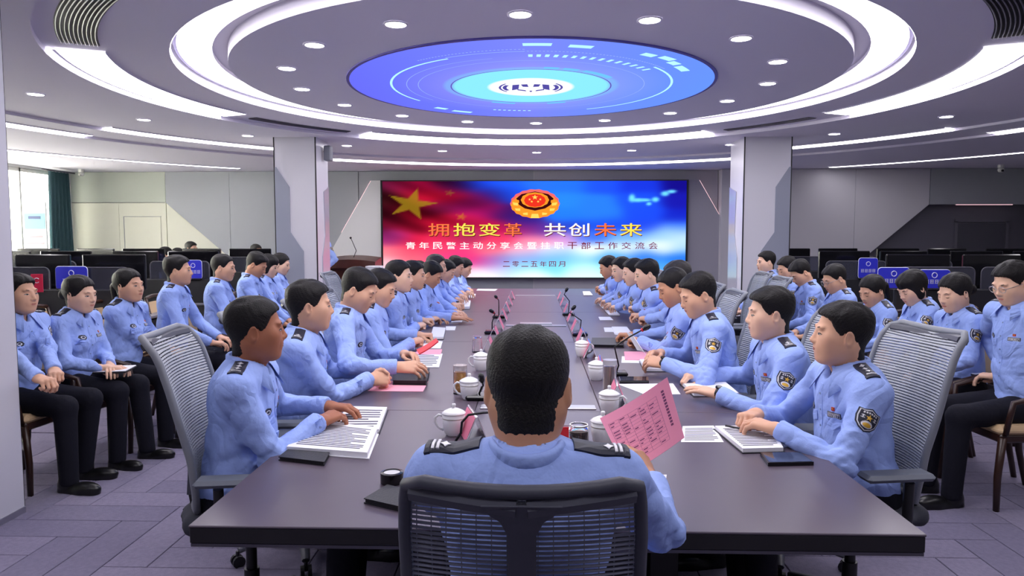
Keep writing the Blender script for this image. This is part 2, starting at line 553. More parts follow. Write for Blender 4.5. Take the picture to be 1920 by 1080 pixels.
# left wall: piers and window openings
wl = empty('wall_left'); tag(wl, kind='structure')
slab('sill_wall', XL - .15, XL, YF, YB, 0, 0.75, M_wall, wl)
slab('lintel', XL - .15, XL, YF, YB, 2.70, 3.1, M_wall, wl)
slab('pier', XL - .15, XL, YF, 5.2, .75, 2.70, M_wall, wl)
slab('pier', XL - .15, XL, 13.1, YB, .75, 2.70, M_wall, wl)
M_frame = mat('window_frame_white', srgb(226, 226, 220), .5)
ys = [5.2, 7.2, 9.2, 11.2, 13.1]
for i in range(4):
    w = empty('window_%d' % (i + 1), (XL - .07, (ys[i] + ys[i + 1]) / 2, .75)); tag(w, kind='structure')
    L = ys[i + 1] - ys[i]
    for (yy, zz, sy, sz) in ((-L / 2 + .03, .975, .06, 1.95), (L / 2 - .03, .975, .06, 1.95), (0, .03, L, .06), (0, 1.92, L, .06), (0, .975, .04, 1.95)):
        MB().box((0, yy, zz), (.07, sy, sz)).build('window_frame', M_frame, w)
    for s in (-1, 1):
        MB().box((0, s * L / 4, .975), (.008, L / 2 - .08, 1.86)).build('window_pane', mat('window_glass', (1, 1, 1, 1), 0, trans=1.0), w)

# back wall panelling (proud panels with seams)
Y0 = YB - .05
grey_l = empty('wall_panelling', (0, 0, 0)); grey_l.parent = wb
def wp(pix, m, y0, y1, name='wall_panel'):
    return xzpoly(name, [xz(x, y, y1) for x, y in pix], y0, y1, m, wb)
# left part: grey top band, cream panels, big grey panel with a diagonal lower edge
M_cream = mat('wall_panel_cream', srgb(222, 222, 206), .55)
M_sage = mat('wall_panel_sage', srgb(176, 182, 172), .55)
xzpoly('wall_panel', [(XL, 2.74), (XL, 2.17), (-6.98, 2.17), (-6.98, 2.74)], YB - .05, YB, M_sage, wb)
for x0, x1 in ((XL, -7.9), (-7.895, -6.985)):
    xzpoly('wall_panel', [(x0, 0), (x1, 0), (x1, 2.155), (x0, 2.155)], YB - .04, YB, M_cream, wb)
xzpoly('wall_panel', [(-6.97, 0), (-4.9, 0), (-4.9, .35), (-6.97, 2.15)], YB - .04, YB, M_cream, wb)
for x0, x1 in ((-6.97, -5.75), (-5.745, -4.5), (-4.495, -3.3)):
    zz = lambda x: max(0.0, 2.16 - (x + 6.97) * .87)
    xzpoly('wall_panel', [(x0, zz(x0)), (x1, zz(x1)), (x1, 2.74), (x0, 2.74)], YB - .06, YB, M_wall_grey, wb)
d1 = empty('door_1', (-7.44, YB - .045, 0)); tag(d1, kind='structure')
MB().box((-.36, -.004, .95), (.008, .012, 1.9)).build('door_seam', M_wall_grey, d1)
MB().box((0.0, -.004, 1.9), (.72, .012, .008)).build('door_seam', M_wall_grey, d1)
MB().box((0.0, -.003, .95), (.70, .008, 1.88)).build('door_leaf', M_cream, d1)
# behind the screen
xzpoly('wall_panel', [(-3.29, 0), (-.005, 0), (-.005, 2.74), (-3.29, 2.74)], YB - .05, YB, M_wall_grey, wb)
xzpoly('wall_panel', [(.0, 0), (3.4, 0), (3.4, 2.74), (.0, 2.74)], YB - .05, YB, mat('wall_panel_mid', srgb(168, 166, 174), .55), wb)
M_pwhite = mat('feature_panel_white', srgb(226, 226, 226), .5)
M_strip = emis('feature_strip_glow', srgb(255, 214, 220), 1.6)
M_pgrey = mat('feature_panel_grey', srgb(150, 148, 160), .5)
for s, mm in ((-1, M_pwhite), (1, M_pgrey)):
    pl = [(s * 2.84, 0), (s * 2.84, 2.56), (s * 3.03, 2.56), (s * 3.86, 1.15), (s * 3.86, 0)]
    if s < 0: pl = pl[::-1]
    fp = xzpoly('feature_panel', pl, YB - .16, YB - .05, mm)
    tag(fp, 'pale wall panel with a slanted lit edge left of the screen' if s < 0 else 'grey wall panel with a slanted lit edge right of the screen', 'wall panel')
    a = Vector((s * 3.035, YB - .13, 2.55)); b = Vector((s * 3.60, YB - .13, 1.59))
    MB().tube([a, b], .014, 6).build('light_strip', M_strip, fp)
# right part: pale trapezoid panels, dark alcove with a door
for x0, x1 in ((3.41, 4.6), (4.605, 5.8), (5.805, 7.12)):
    zz = lambda x: max(0.0, min(2.1, 2.1 - (7.12 - x) * .86))
    xzpoly('wall_panel', [(x0, zz(x0)), (x1, zz(x1)), (x1, 2.74), (x0, 2.74)], YB - .3, YB - .02, M_wall_grey if False else mat('wall_panel_right', srgb(186, 184, 192), .55), wb)
xzpoly('wall_panel', [(7.13, 2.1), (XR, 2.1), (XR, 2.74), (7.13, 2.74)], YB - .3, YB - .02, M_wall_grey, wb)
xzpoly('wall_panel', [(4.7, 0), (XR, 0), (XR, 2.1), (4.7, 2.1)], YB - .06, YB, M_wall_dark, wb)
d2 = empty('door_2', (8.2, YB - .065, 0)); tag(d2, kind='structure')
MB().box((0, -.008, .88), (.86, .03, 1.76)).build('door_leaf', mat('door_dark', srgb(66, 65, 76), .5), d2)
for s in (-1, 1): MB().box((s * .46, -.012, .9), (.05, .04, 1.8)).build('door_frame', M_wall_dark, d2)
MB().box((0, -.012, 1.81), (.97, .04, .05)).build('door_frame', M_wall_dark, d2)
MB().tube([(7.6, YB - .29, 2.095), (8.6, YB - .29, 2.095)], .01, 6).build('alcove_strip', emis('alcove_glow', srgb(255, 205, 215), .8), wb)
xzpoly('wall_panel', [(8.95, 0), (XR, 0), (XR, 2.62), (9.12, 2.62), (8.95, 2.2)], YB - .75, YB - .3, M_wall_dark, wb)
# right wall: dark panels low, light above
for k in range(8):
    y0 = 3.5 + k * 1.12
    MB().box((XR - .03, y0 + .55, 1.3), (.05, 1.1, 2.5)).build('wall_panel', M_wall_grey, wr)

# --- columns
def column(name, x0, x1, y0, y1, side, label):
    root = empty(name, ((x0 + x1) / 2, (y0 + y1) / 2, 0)); tag(root, kind='structure')
    w, d = x1 - x0, y1 - y0
    H = Z2 + .02
    MB().box((0, 0, H / 2), (w - .02, d - .02, H)).build('core', M_black, root)
    MB().box((0, -d / 2 + .006, H / 2), (w - .02, .016, H)).build('front_panel', M_col_white, root)
    for s in (-1, 1):
        MB().box((s * (w / 2 - .006), 0, H / 2), (.016, d - .03, H)).build('side_panel', M_col_white, root)
    for s in (-1, 1):
        MB().box((s * (w / 2 - .004), -d / 2 + .002, H / 2), (.014, .016, H)).build('edge_strip', M_black, root)
    # grey inlay on the outer half of the front with stepped diagonal edge (proud of the white panel)
    o = side   # -1: inlay on the left
    e = o * (w / 2 - .012)
    pts = [(e, 0.35), (e, 2.42), (o * (w / 2 - .03), 2.42), (o * (w / 2 - .20), 2.16), (o * (w / 2 - .20), 1.58), (o * (w / 2 - .37), 1.33), (o * (w / 2 - .37), .62), (o * (w / 2 - .22), .35)]
    if o > 0: pts = pts[::-1]
    mb = MB(); mb.prism(pts, -d / 2 - .012, -d / 2 + .002)
    mb.v = [(p[0], p[2], p[1]) for p in mb.v]; mb.f = [f[::-1] for f in mb.f]
    mb.build('inlay_panel', M_col_grey, root)
    # glossy inlay on the inner side face
    e2 = -o * (w / 2 + .004)
    ptsy = [(-d / 2 + .30, 2.12), (-d / 2 + .34, 1.55), (-d / 2 + .20, 1.25), (-d / 2 + .20, .7), (-d / 2 + .3, .4), (d / 2 - .02, .4), (d / 2 - .02, 2.2)]
    mb = MB(); mb.prism(ptsy, -.008, .008)
    mb.v = [(e2 + p[2], p[0], p[1]) for p in mb.v]
    mb.build('gloss_inlay', mat('column_gloss', srgb(178, 178, 190), .12, spec=.8), root)
    return root
column('column_far_left', -3.38, -2.83, 9.3, 9.85, -1, '')
column('column_far_right', 2.72, 3.33, 9.45, 10.1, 1, '')
# near left column: its table-side face fills the left border
root = empty('column_near_left', (-3.1, 3.45, 0)); tag(root, kind='structure')
MB().box((0, 0, 1.41), (.58, .66, 2.82)).build('core', M_black, root)
MB().box((.292, -.01, 1.41), (.016, .645, 2.82)).build('side_panel', M_col_white, root)
MB().box((0, -.332, 1.41), (.56, .016, 2.82)).build('front_panel', M_col_white, root)
MB().box((.302, -.01, .02), (.01, .645, .04)).build('baseboard', M_silver, root)
# ================================================================ PEOPLE: signed-distance bodies meshed with surface nets
def nrm(v):
    v = np.asarray(v, float); l = np.linalg.norm(v); return v / l if l > 1e-9 else v
A3 = lambda *p: np.array(p, float)

class Field:
    def __init__(s, lo, hi, h):
        s.lo = np.asarray(lo, float); s.h = h
        n = np.maximum(4, np.ceil((np.asarray(hi, float) - s.lo) / h).astype(int) + 1)
        s.n = n
        s.ax = [(s.lo[i] + h * np.arange(n[i])).astype(np.float32) for i in range(3)]
        s.D = np.full(n, 1.0, np.float32)
    def win(s, lo, hi):
        sl = []
        for i in range(3):
            a = int(max(0, math.floor((lo[i] - s.lo[i]) / s.h))); b = int(min(s.n[i], math.ceil((hi[i] - s.lo[i]) / s.h) + 1))
            if b <= a: return None
            sl.append(slice(a, b))
        return tuple(sl)
    def pts(s, w):
        return s.ax[0][w[0]][:, None, None], s.ax[1][w[1]][None, :, None], s.ax[2][w[2]][None, None, :]
    def put(s, w, d, k, sub=False):
        D = s.D[w]
        if sub:
            d = -d
            if k > 0:
                hh = np.maximum(k - np.abs(D - d), 0) / k; s.D[w] = np.maximum(D, d) + hh * hh * k * .25
            else: s.D[w] = np.maximum(D, d)
        else:
            if k > 0:
                hh = np.maximum(k - np.abs(D - d), 0) / k; s.D[w] = np.minimum(D, d) - hh * hh * k * .25
            else: s.D[w] = np.minimum(D, d)
    def cone(s, a, b, ra, rb, k=.02, sub=False):
        a = np.asarray(a, float); b = np.asarray(b, float); r = max(ra, rb) + k + 2 * s.h
        w = s.win(np.minimum(a, b) - r, np.maximum(a, b) + r)
        if w is None: return
        X, Y, Z = s.pts(w); e = b - a; L2 = float(e @ e) + 1e-12
        dx, dy, dz = X - a[0], Y - a[1], Z - a[2]
        t = np.clip((dx * e[0] + dy * e[1] + dz * e[2]) / L2, 0, 1)
        d = np.sqrt((dx - t * e[0]) ** 2 + (dy - t * e[1]) ** 2 + (dz - t * e[2]) ** 2) - (ra + t * (rb - ra))
        s.put(w, d, k, sub)
    def ell(s, c, r, k=.02, R=None, sub=False):
        c = np.asarray(c, float); r = np.asarray(r, float); m = r.max() + k + 2 * s.h
        w = s.win(c - m, c + m)
        if w is None: return
        X, Y, Z = s.pts(w); x, y, z = X - c[0], Y - c[1], Z - c[2]
        if R is not None:
            x, y, z = (R[0, 0] * x + R[1, 0] * y + R[2, 0] * z, R[0, 1] * x + R[1, 1] * y + R[2, 1] * z, R[0, 2] * x + R[1, 2] * y + R[2, 2] * z)
        k0 = np.sqrt((x / r[0]) ** 2 + (y / r[1]) ** 2 + (z / r[2]) ** 2) + 1e-6
        k1 = np.sqrt((x / r[0] ** 2) ** 2 + (y / r[1] ** 2) ** 2 + (z / r[2] ** 2) ** 2) + 1e-6
        s.put(w, k0 * (k0 - 1) / k1, k, sub)
    def plane_cut(s, p, n, lo=None, hi=None):
        """remove everything on the +n side of the plane inside a window"""
        w = s.win(lo if lo is not None else s.lo, hi if hi is not None else s.lo + s.n * s.h)
        if w is None: return
        X, Y, Z = s.pts(w); n = nrm(n)
        s.D[w] = np.maximum(s.D[w], (X - p[0]) * n[0] + (Y - p[1]) * n[1] + (Z - p[2]) * n[2])
    def mesh(s):
        D = s.D; S = D < 0
        nx, ny, nz = D.shape
        cnt = np.zeros((nx - 1, ny - 1, nz - 1), np.int8)
        for i in (0, 1):
            for j in (0, 1):
                for k in (0, 1):
                    cnt += S[i:nx - 1 + i, j:ny - 1 + j, k:nz - 1 + k]
        act = (cnt > 0) & (cnt < 8)
        I, J, K = np.nonzero(act)
        if len(I) == 0: return np.zeros((0, 3)), np.zeros((0, 4), int)
        idx = np.full(act.shape, -1, np.int32); idx[I, J, K] = np.arange(len(I))
        cor = {(i, j, k): D[I + i, J + j, K + k] for i in (0, 1) for j in (0, 1) for k in (0, 1)}
        acc = np.zeros((len(I), 3), np.float32); num = np.zeros(len(I), np.float32)
        for ax in range(3):
            for u in (0, 1):
                for v in (0, 1):
                    c0 = [u, v]; c0.insert(ax, 0); c1 = [u, v]; c1.insert(ax, 1)
                    va, vb = cor[tuple(c0)], cor[tuple(c1)]
                    m = (va < 0) != (vb < 0)
                    t = np.where(m, va / np.where(m, va - vb, 1), 0)
                    for q in range(3):
                        acc[:, q] += np.where(m, t if q == ax else c0[q], 0)
                    num += m
        V = (np.stack([I, J, K], 1) + acc / num[:, None]) * s.h + s.lo
        F = []
        for ax in range(3):
            sa = [slice(None)] * 3; sb = [slice(None)] * 3
            sa[ax] = slice(0, -1); sb[ax] = slice(1, None)
            A, B = S[tuple(sa)], S[tuple(sb)]
            e = A != B
            P = np.stack(np.nonzero(e), 1)
            o1, o2 = [(1, 2), (2, 0), (0, 1)][ax]
            ok = (P[:, o1] > 0) & (P[:, o2] > 0) & (P[:, o1] < act.shape[o1]) & (P[:, o2] < act.shape[o2])
            P = P[ok]
            ins = A[P[:, 0], P[:, 1], P[:, 2]]
            def cell(d1, d2):
                Q = P.copy(); Q[:, o1] += d1; Q[:, o2] += d2
                return idx[Q[:, 0], Q[:, 1], Q[:, 2]]
            q = np.stack([cell(-1, -1), cell(0, -1), cell(0, 0), cell(-1, 0)], 1)
            q = np.where(ins[:, None], q, q[:, ::-1])
            F.append(q)
        F = np.concatenate(F)
        F = F[(F >= 0).all(1)]
        return V, F

def euler_R(yaw, pitch, roll=0.0):
    """yaw about z (left positive), pitch: looking down positive, facing +y"""
    return np.array((Matrix.Rotation(yaw, 3, 'Z') @ Matrix.Rotation(-pitch, 3, 'X') @ Matrix.Rotation(roll, 3, 'Y')))

# ---------- materials
SKIN = [mat('skin_%d' % i, srgb(*c), .5, spec=.35, noise=(30, .06), sss=.06) for i, c in enumerate(((232, 188, 160), (222, 172, 142), (200, 146, 114), (166, 106, 78)))]
M_lip = [mat('lip_%d' % i, srgb(*c), .45) for i, c in enumerate(((196, 118, 104), (180, 104, 92), (160, 92, 78), (138, 76, 62)))]
M_hair = mat('hair_black', srgb(20, 17, 18), .55, spec=.28, noise=(160, .5), bump=(300, .35))
M_hair_g = mat('hair_greying', srgb(50, 47, 48), .55, spec=.3, noise=(220, .5), bump=(300, .35))
M_brow = mat('brow_dark', srgb(34, 27, 26), .7)
M_fade = mat('hair_cropped', srgb(44, 37, 37), .7, noise=(300, .3))
M_eye = mat('eye_dark', srgb(22, 16, 14), .15)
M_eyew = mat('eye_white', srgb(206, 198, 192), .3)
M_shirt = mat('police_shirt_blue', srgb(158, 182, 244), .75, spec=.2, noise=(6, .03), bump=(26, .5))
def shirt_wrinkles(m):
    nt = m.node_tree; b = nt.nodes['Principled BSDF']
    tc = nt.nodes.new('ShaderNodeTexCoord'); n = nt.nodes.new('ShaderNodeTexNoise')
    n.inputs['Scale'].default_value = 5.0; n.inputs['Detail'].default_value = 2.0; n.inputs['Distortion'].default_value = 1.1
    ab = nt.nodes.new('ShaderNodeMath'); ab.operation = 'PINGPONG'; ab.inputs[1].default_value = .12
    bp = nt.nodes.new('ShaderNodeBump'); bp.inputs['Strength'].default_value = .75; bp.inputs['Distance'].default_value = .04
    nt.links.new(tc.outputs['Object'], n.inputs['Vector']); nt.links.new(n.outputs['Fac'], ab.inputs[0]); nt.links.new(ab.outputs[0], bp.inputs['Height'])
    old = b.inputs['Normal'].links[0].from_node
    nt.links.new(bp.outputs['Normal'], old.inputs['Normal'])
shirt_wrinkles(M_shirt)
M_navy = mat('trousers_navy', srgb(24, 24, 34), .85, spec=.2, bump=(40, .3))
M_shoe = mat('shoe_black', srgb(14, 14, 16), .3, spec=.5)
M_badge = mat('badge_navy', srgb(22, 26, 48), .5)
M_badge_s = mat('badge_silver', srgb(214, 214, 220), .4, metal=.3)
M_badge_g = mat('badge_gold', srgb(214, 168, 60), .4, metal=.3)
M_red = mat('badge_red', srgb(196, 44, 40), .5)
M_button = mat('shirt_button', srgb(120, 140, 190), .4)

# ---------- hands (cached, right hand: fingers +y, palm -z, thumb -x)
def make_hand(pose, h):
    F = Field((-.075, -.06, -.10), (.07, .215, .06), h)
    base = {'flat': (.12, .15, .1), 'rest': (.45, .55, .4), 'grip': (.9, 1.15, .7), 'fist': (1.35, 1.5, .9), 'hold': (.55, .35, .25), 'lace': (.9, .9, .5)}[pose]
    kn = [(-.030, .088, .002), (-.010, .094, .005), (.011, .090, .003), (.030, .080, -.003)]
    ln = [(.042, .026, .021), (.046, .029, .022), (.043, .027, .021), (.034, .021, .019)]
    for i, k in enumerate(kn):
        F.cone((k[0] * .55, -.002, -.002), k, .0165, .0125, .014)
    F.ell((0, .045, -.006), (.034, .045, .013), .01)
    F.cone((0, -.055, 0), (0, .005, 0), .027, .024, .02)
    for i, k in enumerate(kn):
        p = np.array(k); a = 0.0; sp = (-.10, -.03, .04, .12)[i] * (.6 if pose in ('fist', 'grip', 'lace') else 1.0)
        curl = [c * (1 + .12 * (i - 1)) for c in base]
        for j in range(3):
            a += curl[j]
            d = A3(math.sin(sp) * math.cos(a), math.cos(sp) * math.cos(a), -math.sin(a))
            q = p + d * ln[i][j]
            F.cone(p, q, .0102 - .0009 * j, .0094 - .0010 * j, .0022 if j else .006)
            p = q
    # thumb leaves the side of the palm
    t = {'flat': [(-.020, .022, -.006), (-.046, .048, -.012), (-.058, .078, -.016), (-.060, .104, -.018)],
         'rest': [(-.020, .022, -.008), (-.044, .046, -.020), (-.047, .076, -.030), (-.040, .100, -.036)],
         'grip': [(-.020, .022, -.010), (-.040, .044, -.026), (-.034, .074, -.042), (-.018, .092, -.050)],
         'fist': [(-.020, .022, -.010), (-.042, .046, -.022), (-.034, .076, -.036), (-.010, .084, -.046)],
         'hold': [(-.020, .022, -.008), (-.040, .046, -.028), (-.036, .078, -.040), (-.026, .104, -.040)],
         'lace': [(-.020, .022, -.006), (-.044, .048, .002), (-.036, .076, .018), (-.014, .090, .026)]}[pose]
    for j in range(3):
        F.cone(t[j], t[j + 1], (.0155, .0115, .0105)[j], (.012, .0105, .0085)[j], .008 if j == 0 else .003)
    return F.mesh()
HANDS = {}
def hand(pose, h):
    if (pose, h) not in HANDS: HANDS[(pose, h)] = make_hand(pose, h)
    return HANDS[(pose, h)]

# ---------- head + neck
def head_fields(sp, h, nk):
    """nk: neck base in head coordinates. returns the skin field and the hair field"""
    fw = sp.get('fw', 1.0); fem = sp.get('fem', False); jaw = sp.get('jaw', 1.0) * (.93 if fem else 1.0)
    lo = np.minimum(A3(-.125, -.15, -.16), nk - .10); hi = np.maximum(A3(.125, .15, .15), nk + .10)
    F = Field(lo, hi, h)
    F.ell((0, -.014, .032), (.0755 * fw, .096, .086), .01)
    F.ell((0, .018, -.027), (.061 * fw * jaw, .073, .077), .03)
    F.ell((0, .066, -.092), (.026 * jaw, .022, .018), .03)
    for s in (-1, 1):
        F.cone((s * .050 * fw * jaw, -.012, -.044), (s * .026 * jaw, .052, -.089), .017, .014, .045)
        F.ell((s * .040 * fw, .055, -.016), (.026, .020, .024), .04)
        F.ell((s * .030, .080, .026), (.020, .011, .008), .016)
        F.ell((s * .032, .106, .004), (.017, .015, .010), .014, sub=True)
        F.ell((s * .031, .0765, .003), (.0155, .0125, .0105), .004)
    for s in (-1, 1): F.ell((s * .040 * fw * jaw, .030, -.048), (.021, .034, .034), .045)
    F.cone((0, .084, .014), (0, .100, -.022), .0075, .0105, .014)
    F.ell((0, .101, -.026), (.0115, .011, .009), .008)
    for s in (-1, 1): F.ell((s * .0125, .093, -.029), (.0075, .010, .0065), .006)
    F.ell((0, .080, -.052), (.027, .012, .018), .026)
    F.ell((0, .0905, -.0525), (.021, .0075, .0042), .004)
    F.ell((0, .0895, -.0615), (.019, .0075, .0050), .004)
    F.ell((0, .099, -.0572), (.022, .006, .0014), .002, sub=True)
    for s in (-1, 1):
        Re = euler_R(s * -.35, .0, 0)
        F.ell((s * .0775 * fw, -.012, -.008), (.008, .019, .031), .005, Re)
        F.ell((s * .0845 * fw, -.008, -.004), (.005, .011, .019), .004, Re, sub=True)
    # neck
    top = A3(0, -.022, -.055)
    r = .049 if fem else .056 * sp.get('neck', 1.0)
    F.cone(top, nk * .85 + top * .15, r * .97, r * 1.02, .03)
    F.cone(nk * .85 + top * .15, nk, r * 1.02, r * 1.12, .02)
    if not fem: F.ell(top * .5 + nk * .5 + A3(0, .052, .0), (.012, .014, .02), .02)
    # hair: the skull and nape grown by a thickness that tapers off at the hairline
    H = Field((-.14, -.19, -.24), (.14, .15, .17), h)
    th = sp.get('hair', 'short'); vol = sp.get('vol', 1.0)
    nkd = nrm(nk - top)
    H.ell((0, -.014, .032), (.0755 * fw, .096, .086), .01)
    H.ell((0, .016, -.030), (.060 * fw, .060, .070), .03)
    H.cone(top, top + nkd * .10, r * .97, r * 1.02, .03)
    X, Y, Z = H.ax[0][:, None, None], H.ax[1][None, :, None], H.ax[2][None, None, :]
    if th in ('short', 'bald'):
        zc = ([-.13, -.10, -.06, -.04, -.028, -.018, .004, .014, .028, .040, .052, .064, .078, .12], [-.090, -.096, -.092, -.084, -.066, -.038, .010, -.012, -.010, .028, .060, .068, .071, .073])
        if th == 'bald': zc = (zc[0], zc[1][:9] + [.05, .095, .115, .12, .13])
    elif th == 'fringe':
        zc = ([-.2, -.13, -.055, -.02, .008, .03, .05, .066, .082, .14], [-.105, -.105, -.105, -.09, -.075, -.062, -.02, .022, .030, .032])
    else:
        zc = ([-.2, -.13, -.09, -.055, -.035, -.02, .008, .03, .046, .060, .078, .14], [-.10, -.10, -.10, -.090, -.070, -.035, -.012, -.010, .020, .056, .068, .072])
    side_up = .010 * np.clip((np.abs(X) - .03) / .04, 0, 1) * np.clip((Y - .03) / .03, 0, 1) * (1 if th != 'fringe' else -2)
    cut = np.interp(H.ax[1], zc[0], zc[1]).astype(np.float32)[None, :, None] - side_up
    a = Z - cut + .0016 * np.sin(X * 380 + Y * 140) + .0012 * np.sin(X * 900 - Z * 500)
    wdt = np.clip(.030 - .26 * np.clip(Y + .02, 0, .09), .007, .03)
    tp_ = np.clip(a / wdt, 0, 1) ** .6
    zz = np.clip((Z - .02) / .08, 0, 1); zz = zz * zz * (3 - 2 * zz)
    fr = np.exp(-(((Y - .065) / .04) ** 2 + ((Z - .085) / .035) ** 2))
    if th == 'short': thk = .0035 + .010 * vol * zz + .006 * vol * fr
    elif th == 'bald': thk = .003 + .003 * zz
    else: thk = .008 + .006 * zz + (.008 * fr if th == 'fringe' else 0)
    strand = .0016 * zz * np.sin(X * 150 + 2 * np.sin(Y * 40)) * (1 + .6 * np.sin(Y * 90)) + .0011 * np.sin(X * 520 + 4 * np.sin(Z * 50)) * np.sin(Y * 260 + Z * 430)
    H.D = np.maximum(H.D - np.where(a > 0, thk * tp_ + strand * tp_, -.004), -(a + .003))
    if th == 'fringe':
        for s in (-1, 1): H.ell((s * .068 * fw, .012, -.02), (.014, .034, .060), .02)
    if th == 'pony':
        H.ell((0, -.112, .0), (.024, .024, .028), .02); H.cone((0, -.124, -.01), (0, -.112, -.17), .026, .014, .02)
    if th == 'bun': H.ell((0, -.116, -.015), (.036, .032, .036), .012)
    return F, H

def shield(w, h):
    pts = [(-.5, .42), (-.3, .40), (0, .5), (.3, .40), (.5, .42), (.52, .1), (.46, -.18), (.28, -.38), (0, -.5), (-.28, -.38), (-.46, -.18), (-.52, .1)]
    return [(x * w, y * h) for x, y in pts]
def ovalp(w, h, n=12): return [(math.cos(2 * PI * i / n) * w / 2, math.sin(2 * PI * i / n) * h / 2) for i in range(n)]
def rectp(w, h): return [(-w / 2, -h / 2), (0, -h / 2), (w / 2, -h / 2), (w / 2, 0), (w / 2, h / 2), (0, h / 2), (-w / 2, h / 2), (-w / 2, 0)]
def starp(r, n=5, q=.4): return [((r if i % 2 == 0 else r * q) * math.sin(PI * i / n), (r if i % 2 == 0 else r * q) * math.cos(PI * i / n)) for i in range(2 * n)]
DIG = {'0': '757', }
FONT35 = {'0': '111101101101111', '1': '010110010010111', '2': '111001111100111', '3': '111001111001111', '5': '111100111001111', '6': '111100111101111', '7': '111001010010010', '8': '111101111101111', '9': '111101111001111', '4': '101101111001001'}

class Decal:
    def __init__(s, bvh): s.bvh = bvh; s.mb = MB()
    def frame(s, o, d, up):
        s.o = Vector(o); s.d = Vector(d).normalized(); u = Vector(up); s.u = (u - s.d * u.dot(s.d)).normalized(); s.r = s.d.cross(s.u)
        hit = s.bvh.ray_cast(s.o, s.d, 1.0)
        s.t0 = hit[3] if hit[0] is not None else None
        s.nr = hit[1] if hit[0] is not None else -s.d
        return s.t0 is not None
    def add(s, poly, off, mi, shift=(0, 0), rings=2, thick=.004):
        c = Vector((sum(p[0] for p in poly) / len(poly), sum(p[1] for p in poly) / len(poly)))
        P = [(0.0, 0.0)]
        P = [(c.x, c.y)]
        for k in range(1, rings + 1):
            P += [(c.x + (p[0] - c.x) * k / rings, c.y + (p[1] - c.y) * k / rings) for p in poly]
        n = len(poly); V = []
        for (x, y) in P:
            q = s.o + s.r * (x + shift[0]) + s.u * (y + shift[1])
            hit = s.bvh.ray_cast(q, s.d, 1.0)
            t = hit[3] if hit[0] is not None and abs(hit[3] - s.t0) < .035 else s.t0
            V.append(q + s.d * (t - off))
        F = [(0, 1 + i, 1 + (i + 1) % n) for i in range(n)]
        for k in range(rings - 1):
            a, b = 1 + k * n, 1 + (k + 1) * n
            F += [(a + i, b + i, b + (i + 1) % n, a + (i + 1) % n) for i in range(n)]
        e = 1 + (rings - 1) * n; m = len(V)
        V += [V[e + i] + s.d * (thick + off) for i in range(n)]
        F += [(e + i, m + i, m + (i + 1) % n, e + (i + 1) % n) for i in range(n)]
        s.mb.add(V, F, mi)

def bezier_collar(bvh, N, t, fwdv, sidev, r0, mbx):
    """folded shirt collar around the neck: stand + falling leaf with two pointed front ends"""
    n = 28
    V = []; F = []
    for i in range(n + 1):
        a = -2.72 + 5.44 * i / n            # 0 = back of the neck
        back = -math.cos(a); sd = math.sin(a)
        f = max(0.0, (abs(a) - 1.35) / 1.37)
        dirv = sidev * sd + fwdv * back
        sg = 1.0 if sd > 0 else -1.0
        base = N + dirv * (r0 + .003)
        hgt = .050 - .034 * f
        top = base + t * hgt + fwdv * (.010 * f)
        fold = base + dirv * .008 + t * (hgt + .003) + fwdv * (.012 * f)
        fold2 = base + dirv * .014 + t * (hgt - .004) + fwdv * (.014 * f)
        leaf = N + dirv * (r0 + .015 + .030 * min(1, f * 2.2)) + t * (.006 - .072 * f ** 1.3) + fwdv * (.030 * f) + sidev * (sg * .034 * f ** 1.6)
        bot = base + t * (-.03) + fwdv * (.008 * f)
        V += [bot, top, fold, fold2, leaf, leaf - dirv * .004 - t * .004]
    for i in range(n):
        for j in range(5):
            a = i * 6 + j
            F.append((a, a + 1, a + 7, a + 6))
    mbx.add(V, F)

def ik(S, W, l1, l2, pole):
    v = W - S; d = np.linalg.norm(v); d2 = min(d, (l1 + l2) * .995); u = v / d
    if d > d2: W = S + u * d2
    d2 = max(d2, abs(l1 - l2) + .02)
    a = (l1 * l1 - l2 * l2 + d2 * d2) / (2 * d2); hh = math.sqrt(max(l1 * l1 - a * a, 1e-6))
    p = pole - u * (pole @ u); p = nrm(p)
    return S + u * a + p * hh, W

def loc2(o, rz, p):
    """world -> person coordinates"""
    c, s = math.cos(-rz), math.sin(-rz); x, y = p[0] - o[0], p[1] - o[1]
    return A3(c * x - s * y, s * x + c * y, p[2])

